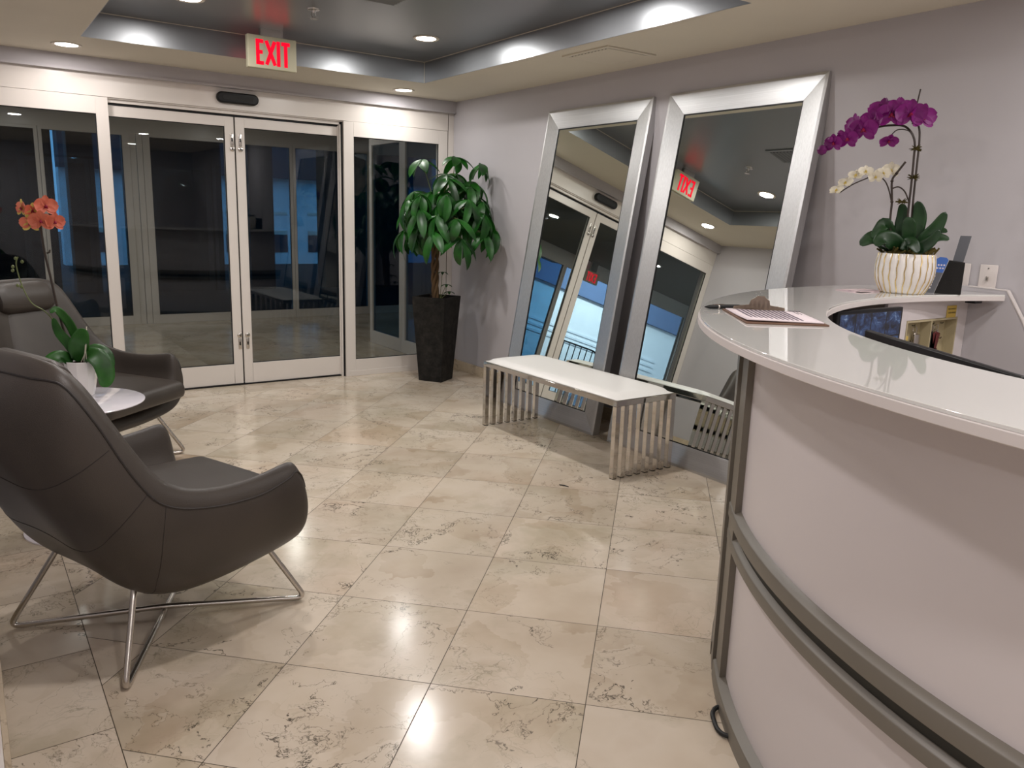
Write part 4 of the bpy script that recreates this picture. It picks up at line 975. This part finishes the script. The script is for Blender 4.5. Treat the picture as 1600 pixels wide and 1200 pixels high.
# things on the counter
def clipboard():
    o = empty('clipboard', (1.86, 1.40, ZCt), 'brown clipboard with a sign-in sheet lying at the end of the counter', 'clipboard')
    # long axis from the clip (far left) to the lower right
    P = [Vector((1.875, 1.590)), Vector((1.675, 1.338)), Vector((1.845, 1.208)), Vector((2.035, 1.435))]
    c0 = Vector((1.86, 1.40)); q = [p-c0 for p in P]
    t = MB(); t.prism([(p.x, p.y) for p in q], 0, .004)
    M['hardboard'] = plastic('brown hardboard', srgb(104, 74, 56), .5); t.build('board', M['hardboard'], o, bevel=.001)
    def bl(u_, v_): return q[0]*(1-u_)*(1-v_)+q[1]*(1-u_)*v_+q[3]*u_*(1-v_)+q[2]*u_*v_
    # u across (from far-left edge to far-right), v from clip side toward viewer
    t = MB(); rows = []
    for i in range(9):
        row = []
        for j in range(7):
            p = bl(.03+.93*i/8, .04+.90*j/6); z = .006+.004*(i/8)*0+.004*max(0, j/6-.6)*(1-i/8)*2
            row.append((p.x, p.y, z))
        rows.append(row)
    t.grid(rows); sh = t.build('paper_sheets', M['paper'], o, solid=.003, recalc=False)
    M['ink'] = plastic('grey table row shading', srgb(120, 112, 122), .8, .1)
    t = MB()
    for k in range(11):
        u0 = .14+k*.058; a, b2, c, d = bl(u0, .12), bl(u0+.026, .12), bl(u0+.026, .86), bl(u0, .86); z = .0082
        t.prism([(a.x, a.y), (b2.x, b2.y), (c.x, c.y), (d.x, d.y)], z, z+.0006)
    t.build('printed_rows', M['ink'], sh)
    t = MB()
    for a in ((.86, .15), (.90, .15)):
        p, r_ = bl(*a), bl(a[0]+.0, a[1]+.22); t.tube([(p.x, p.y, .009), (r_.x, r_.y, .009)], .0006, 4)
    p, r_ = bl(.82, .1), bl(.97, .1); t.tube([(p.x, p.y, .009), (r_.x, r_.y, .009)], .0009, 4)
    t.build('heading', M['black'], sh)
    # clip along the far edge (q0-q3)
    e0, e1 = q[0], q[3]; mid = (e0+e1)/2; ax = (e1-e0).normalized(); nrm = Vector((ax.y, -ax.x))  # toward viewer
    if nrm.dot(q[1]-q[0]) < 0: nrm = -nrm
    M4 = Matrix(((ax.x, nrm.x, 0, mid.x), (ax.y, nrm.y, 0, mid.y), (0, 0, 1, 0), (0, 0, 0, 1)))
    prof = [(-.075, 0), (.075, 0), (.072, .010), (.045, .014), (.030, .017), (.026, .034), (.016, .040), (.010, .048), (-.010, .048), (-.016, .040), (-.026, .034), (-.030, .017), (-.045, .014), (-.072, .010)]
    t = MB(); Mx_ = M4 @ Matrix.Translation((-.01, .028, .008)) @ Matrix.Rotation(radians(62), 4, 'X')
    t.prism(prof, 0, .0018, M=Mx_); M['bronze'] = metal('dull bronze clip', (.36, .31, .24, 1), .35); ck = t.build('clip', M['bronze'], o, bevel=.0005)
    t = MB(); t.tube([M4 @ Vector((-.06, .012, .012)), M4 @ Vector((.05, .012, .012))], .0045, 8); t.lathe([(.001, 0), (.004, .001), (.004, .006), (.001, .007)], 8, M=M4 @ Matrix.Translation((-.055, .01, .012))); t.lathe([(.001, 0), (.004, .001), (.004, .006), (.001, .007)], 8, M=M4 @ Matrix.Translation((.045, .01, .012)))
    t.build('clip_spring', M['bronze'], ck)
clipboard()
po = empty('ballpoint_pen', (1.80, 1.56, ZCt), 'black ballpoint pen lying beside the clip of the clipboard', 'pen', rz=atan2(1.555-1.578, 1.955-1.865))
po.location = (1.90, 1.605, ZCt)
t = MB(); RY = Matrix.Rotation(pi/2, 4, 'Y'); t.lathe([(.001, -.07), (.0022, -.066), (.006, -.052), (.0065, -.02), (.006, .05), (.004, .062), (.001, .063)], 14, M=Matrix.Translation((0, 0, .0072)) @ RY); t.build('pen_barrel', M['black'], po)
t = MB(); t.box((-.06+.02, -.0012, .0135), (-.0, .0012, .0155)); t.lathe([(.0062, -.024), (.0069, -.023), (.0069, -.019), (.0062, -.018)], 14, M=Matrix.Translation((0, 0, .0072)) @ RY); t.build('pen_clip', M['steel'], po)

def leaflets():
    r_ = random.Random(4)
    lb = ['lowest pale printed card in the small pile left of the striped orchid pot', 'topmost pale printed card in the small pile left of the striped orchid pot']
    cols = [srgb(196, 176, 182), srgb(212, 194, 196)]
    for k in range(2):
        o = empty('card', (3.02+.02*k, 1.87-.01*k, ZCt+.003*k), lb[k], 'card', rz=-.35+.25*k)
        t = MB(); t.box((-.07, -.045, 0), (.07, .045, .0028)); t.build('sheet', plastic('pale pink card %d' % k, cols[k], .5), o)
        t = MB(); t.box((-.06, -.035, .0028), (.06, -.02, .0031)); t.build('printed_strip', M['ink'], o)
leaflets()
def card_holder():
    px, py = 3.34, 1.665
    d_ = sqrt(px*px+py*py); rz = -atan2(px/d_, py/d_)
    o = empty('brochure_holder', (px, py, ZCt), 'black wooden trapezoid stand beside the orchid pot on the counter', 'holder', rz=rz)
    M['blackwood'] = paint('black stained wood', srgb(22, 20, 19), .6, .4, .3, .3)
    t = MB(); t.prism([(-.05, 0), (.046, 0), (.046, .128), (-.012, .135)], -.03, .045, M=Matrix(((1, 0, 0, 0), (0, 0, 1, 0), (0, 1, 0, 0), (0, 0, 0, 1)))); t.build('stand_block', M['blackwood'], o, bevel=.002)
    M['cardg'] = plastic('grey printed card', srgb(96, 98, 104), .5); M['cardb'] = plastic('blue printed card', srgb(66, 108, 186), .5)
    c = empty('card', (px, py, ZCt), 'grey card with a blue top leaning on the left face of the black stand', 'card', rz=rz)
    def slant(x0, z0, x1, z1, th=.002):
        d = Vector((x1-x0, z1-z0)).normalized(); n = Vector((-d.y, d.x))*th
        return [(x0, z0), (x1, z1), (x1+n.x, z1+n.y), (x0+n.x, z0+n.y)]
    MX = Matrix(((1, 0, 0, 0), (0, 0, 1, 0), (0, 1, 0, 0), (0, 0, 0, 1)))
    t = MB(); t.prism([(-.092, .001), (-.052, .001), (-.0285, .085), (-.0715, .087)], -.034, -.031, M=MX); t.build('card_body', M['cardg'], c)
    t = MB(); t.prism([(-.0715, .087), (-.0285, .085), (-.014, .137), (-.022, .146), (-.045, .148), (-.058, .140)], -.034, -.031, M=MX); t.build('card_top', M['cardb'], c)
    t = MB()
    for z_, nn in ((.103, 3), (.116, 3)):
        for k in range(nn): xx = -.092+.036*z_/.14*1.0+.012+.010*k; t.box((xx, -.0346, z_-.003), (xx+.006, -.0338, z_+.003))
    for k in range(5): z_ = .022+.012*k; xx = -.092+.246*z_+.012; t.box((xx, -.0346, z_-.003), (xx+.009, -.0338, z_+.003))
    t.build('printed_text', M['paper'], c)
    g2 = empty('card', (px, py, ZCt), 'tall plain grey card standing up behind the black stand', 'card', rz=rz)
    t = MB(); t.prism([(-.004, .10), (.036, .10), (.056, .235), (.016, .235)], .046, .0485, M=MX); t.prism([(-.016, .0), (.03, .0), (.036, .10), (-.004, .10)], .046, .0485, M=MX)
    t.build('card_body', M['cardg'], g2)
card_holder()

# switches on the right wall
def wall_plate(y, z, label, sw=True):
    o = empty('light_switch', (XR, y, z), label, 'switch')
    t = MB(); t.rbox((-.006, -.036, -.057), (0, .036, .057), .003); t.build('cover_plate', plastic('white switch plate', srgb(216, 208, 204), .35), o)
    t = MB(); t.rbox((-.014, -.005, -.012), (-.005, .005, .008), .002); t.lathe([(.001, 0), (.003, 0), (.003, .002), (.001, .002)], 10, M=Matrix.Translation((-.006, 0, .042)) @ Matrix.Rotation(-pi/2, 4, 'Y')); t.build('toggle', M['steel'], o)
wall_plate(1.640, 1.160, 'white wall switch plate at the right, beyond the counter end')
wall_plate(1.752, 1.160, 'white wall plate half hidden behind the black card stand')

# black cable loop by the desk foot, dark chip on the floor
t = MB(); t.tube(crom([(1.680, 1.285, .012), (1.655, 1.300, .011), (1.625, 1.290, .010), (1.600, 1.262, .010), (1.580, 1.232, .010), (1.578, 1.205, .010), (1.60, 1.18, .010)], 8), .0065, 8)
tag(t.build('power_cable', M['rubber']), 'black cable loop poking out from under the curved desk on the floor', 'cable')
t = MB(); t.tube(crom([(2.462, 3.060, .002), (2.474, 3.036, .004), (2.484, 3.010, .002)], 6), .0028, 6)
tag(t.build('door_wedge_scrap', M['black']), 'tiny black curved scrap lying on the floor in front of the bench', 'debris')

# ------------------------------------------------------------------ vestibule and outside
VZ = 2.34
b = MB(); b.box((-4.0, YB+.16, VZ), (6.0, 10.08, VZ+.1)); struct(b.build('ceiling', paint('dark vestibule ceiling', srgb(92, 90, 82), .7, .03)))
b = MB(); b.box((-4.0, YB+.12, 2.2), (6.0, YB+.16, VZ)); b.box((-4.0, YB+.04, 0), (XL-.0, YB+.16, 2.2)); b.box((XR, YB+.04, 0), (6.0, YB+.16, 2.2)); struct(b.build('wall_back', M['wall']))
Y2 = 10.0
b = MB(); b.box((-4.0, Y2, 2.14), (6.0, Y2+.1, VZ))
struct(b.build('trim_6', M['white'], bevel=.002))
panes = [(-4.0, -2.9), (-2.9, -1.0), (-1.0, -.1), (-.1, .815), (.815, 1.70), (1.83, 2.80), (2.80, 3.555), (3.555, 4.6), (4.6, 6.0)]
for k, (xa, xb) in enumerate(panes):
    panel('window_%d' % (k+3), xa+.002, xb-.002, Y2, Y2+.05, 0, 2.14, .035 if xa not in (1.83,) else .075, .035 if xb not in (1.70,) else .075, .03, .10, M['glass2'] if xa > -1.05 else M['glass3'])
b = MB(); b.box((1.70, Y2+.01, 0), (1.762, Y2+.05, 2.14)); b.box((1.768, Y2+.01, 0), (1.83, Y2+.05, 2.14)); struct(b.build('trim_7', M['white'], bevel=.002))
# glazed side of the vestibule on the right
def side_panel(name, ya, yb):
    f = MB(); x0, x1 = 3.56, 3.60
    f.box((x0, ya, 0), (x1, ya+.06, 2.12)); f.box((x0, yb-.06, 0), (x1, yb, 2.12)); f.box((x0, ya+.06, 0), (x1, yb-.06, .13)); f.box((x0, ya+.06, 2.02), (x1, yb-.06, 2.12))
    o = struct(f.build(name, M['white'], bevel=.002)); g = MB(); g.box((3.577, ya+.056, .126), (3.583, yb-.056, 2.024)); g.build('glass_pane', M['glass2'], o)
side_panel('window_12', 6.30, 7.02); side_panel('window_13', 7.02, 7.76)
b = MB(); b.box((3.555, 6.30, 2.12), (3.605, 7.78, VZ)); struct(b.build('trim_8', M['white']))
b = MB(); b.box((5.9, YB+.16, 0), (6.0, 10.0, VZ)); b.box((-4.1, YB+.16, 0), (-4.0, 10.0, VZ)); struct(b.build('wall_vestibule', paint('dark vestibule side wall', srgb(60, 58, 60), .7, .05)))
# outdoors: ground, dark porch piers, pale building across the street
M['asphalt'] = paint('dark paving', srgb(26, 26, 30), .7, .2, .3, 0)
b = MB(); b.box((-25, 10.1, -.08), (30, 45, -.02)); struct(b.build('floor', M['asphalt']))
M['pier'] = paint('dark bronze pier cladding', srgb(20, 18, 20), .6, .15, .2, 0)
PL = ['dark pier outside seen behind the coral orchid', 'wide dark pier outside behind the middle of the left door', 'dark pier outside behind the left edge of the right door', 'dark pier outside left of the tinted panes', 'dark pier outside to the right of the doors']
for (x0, x1, y0, y1), lb in zip([(1.50, 1.86, 14, 14.4), (2.30, 3.75, 14, 14.4), (4.20, 4.62, 14, 14.4), (-.6, 1.32, 14.2, 14.5), (5.55, 7.2, 14, 14.4)], PL):
    b = MB(); b.box((x0, y0, -.02), (x1, y1, 3.6)); c = b.build('porch_pier', M['pier'], bevel=.01); tag(c, lb, 'pier')
M['soff2'] = paint('dark porch soffit', srgb(30, 30, 36), .7, .1, .2, 0)
b = MB(); b.box((-4.5, 10.12, 3.0), (10, 15.0, 3.2)); struct(b.build('ceiling', M['soff2']))
bl_ = empty('apartment_building', (6, 20.5, -.02), 'pale building with dark upper floor across the street, seen through the glass', 'building')
M['bldg'] = paint('pale render', srgb(226, 230, 234), .8, .1, .2, 0); M['bdark'] = paint('dark blue grey render', srgb(58, 62, 74), .8, .1, .2, 0)
b = MB(); b.box((-4, 0, 0), (14, .5, 2.15)); b.build('ground_floor_wall', M['bldg'], bl_)
b = MB(); b.box((-4, -.3, 2.15), (14, .5, 9)); b.build('upper_wall', M['bdark'], bl_)
for k in range(9):
    b = MB(); x = -3.6+k*1.05; b.box((x, -.02, .75), (x+.5, .0, .85)); b.box((x, -.02, 1.25), (x+.5, 0, 1.32)); b.build('window_sill', M['lamp_trim'], bl_)
    b = MB(); b.box((x, -.015, .30), (x+.5, .0, .74)); b.build('window_pane', M['bdark'], bl_)
# bright building at the left, seen only in the left mirror
wb = empty('white_building', (-7.2, 16.4, -.02), 'brightly lit white building with a stair railing, seen only in the left mirror', 'building')
b = MB(); b.box((-4.5, 0, 0), (3.2, .4, 2.75)); b.build('wall', paint('white render', srgb(232, 234, 236), .8, .02), wb)
b = MB(); b.box((-4.5, -.15, 2.75), (3.2, .4, 5.5)); b.build('canopy', paint('blue grey fascia', srgb(96, 116, 150), .7, .05), wb)
for z in (1.45, 1.6, 1.75): 
    b = MB(); b.box((-3.0, -.03, z), (2.5, 0, z+.06)); b.build('louvre_slat', M['bldg'], wb)
rl = empty('stair_railing', (-6.9, 15.2, -.02), 'dark stair railing in front of the bright building, seen only in the left mirror', 'railing')
b = MB()
for k in range(14):
    x = -1.4+k*.2; zt_ = 1.0+(.4 if x > .2 else .4*(x+1.4)/1.6)
    b.tube([(x, 0, 0), (x, 0, zt_)], .014, 6)
b.tube([(-1.4, 0, 1.0), (.2, 0, 1.4), (1.2, 0, 1.4)], .022, 8); b.tube([(-1.4, 0, .2), (.2, 0, .5), (1.2, 0, .5)], .014, 8); b.build('balusters', M['black'], rl)
fo = empty('fill_lamp', (-7.0, 13.6, 3.9), 'floodlight added unseen to brighten the white building outside', 'fill_lamp')  # unseen lamp, added only to brighten the white building
b = MB(); b.rbox((-.2, -.08, -.02), (.2, .08, .08), .01); b.box((-.02, -.02, .07), (.02, .02, .9)); b.build('lamp_head', M['black'], fo)
ld = bpy.data.lights.new('fill_flood', 'AREA'); ld.energy = 300; ld.size = .35; ld.color = (.85, .93, 1.0)
lo = bpy.data.objects.new('fill_flood', ld); COL.objects.link(lo); lo.parent = fo; lo.location = (0, .1, -.05)
lo.rotation_euler = (radians(50), 0, 0)

# put the desk's own origin under its body, its parts stay where they are
_o = Vector((1.9, .7, 0)); desk.location = _o
for ch in [c for c in bpy.data.objects if c.parent == desk]: ch.location = Vector(ch.location)-_o
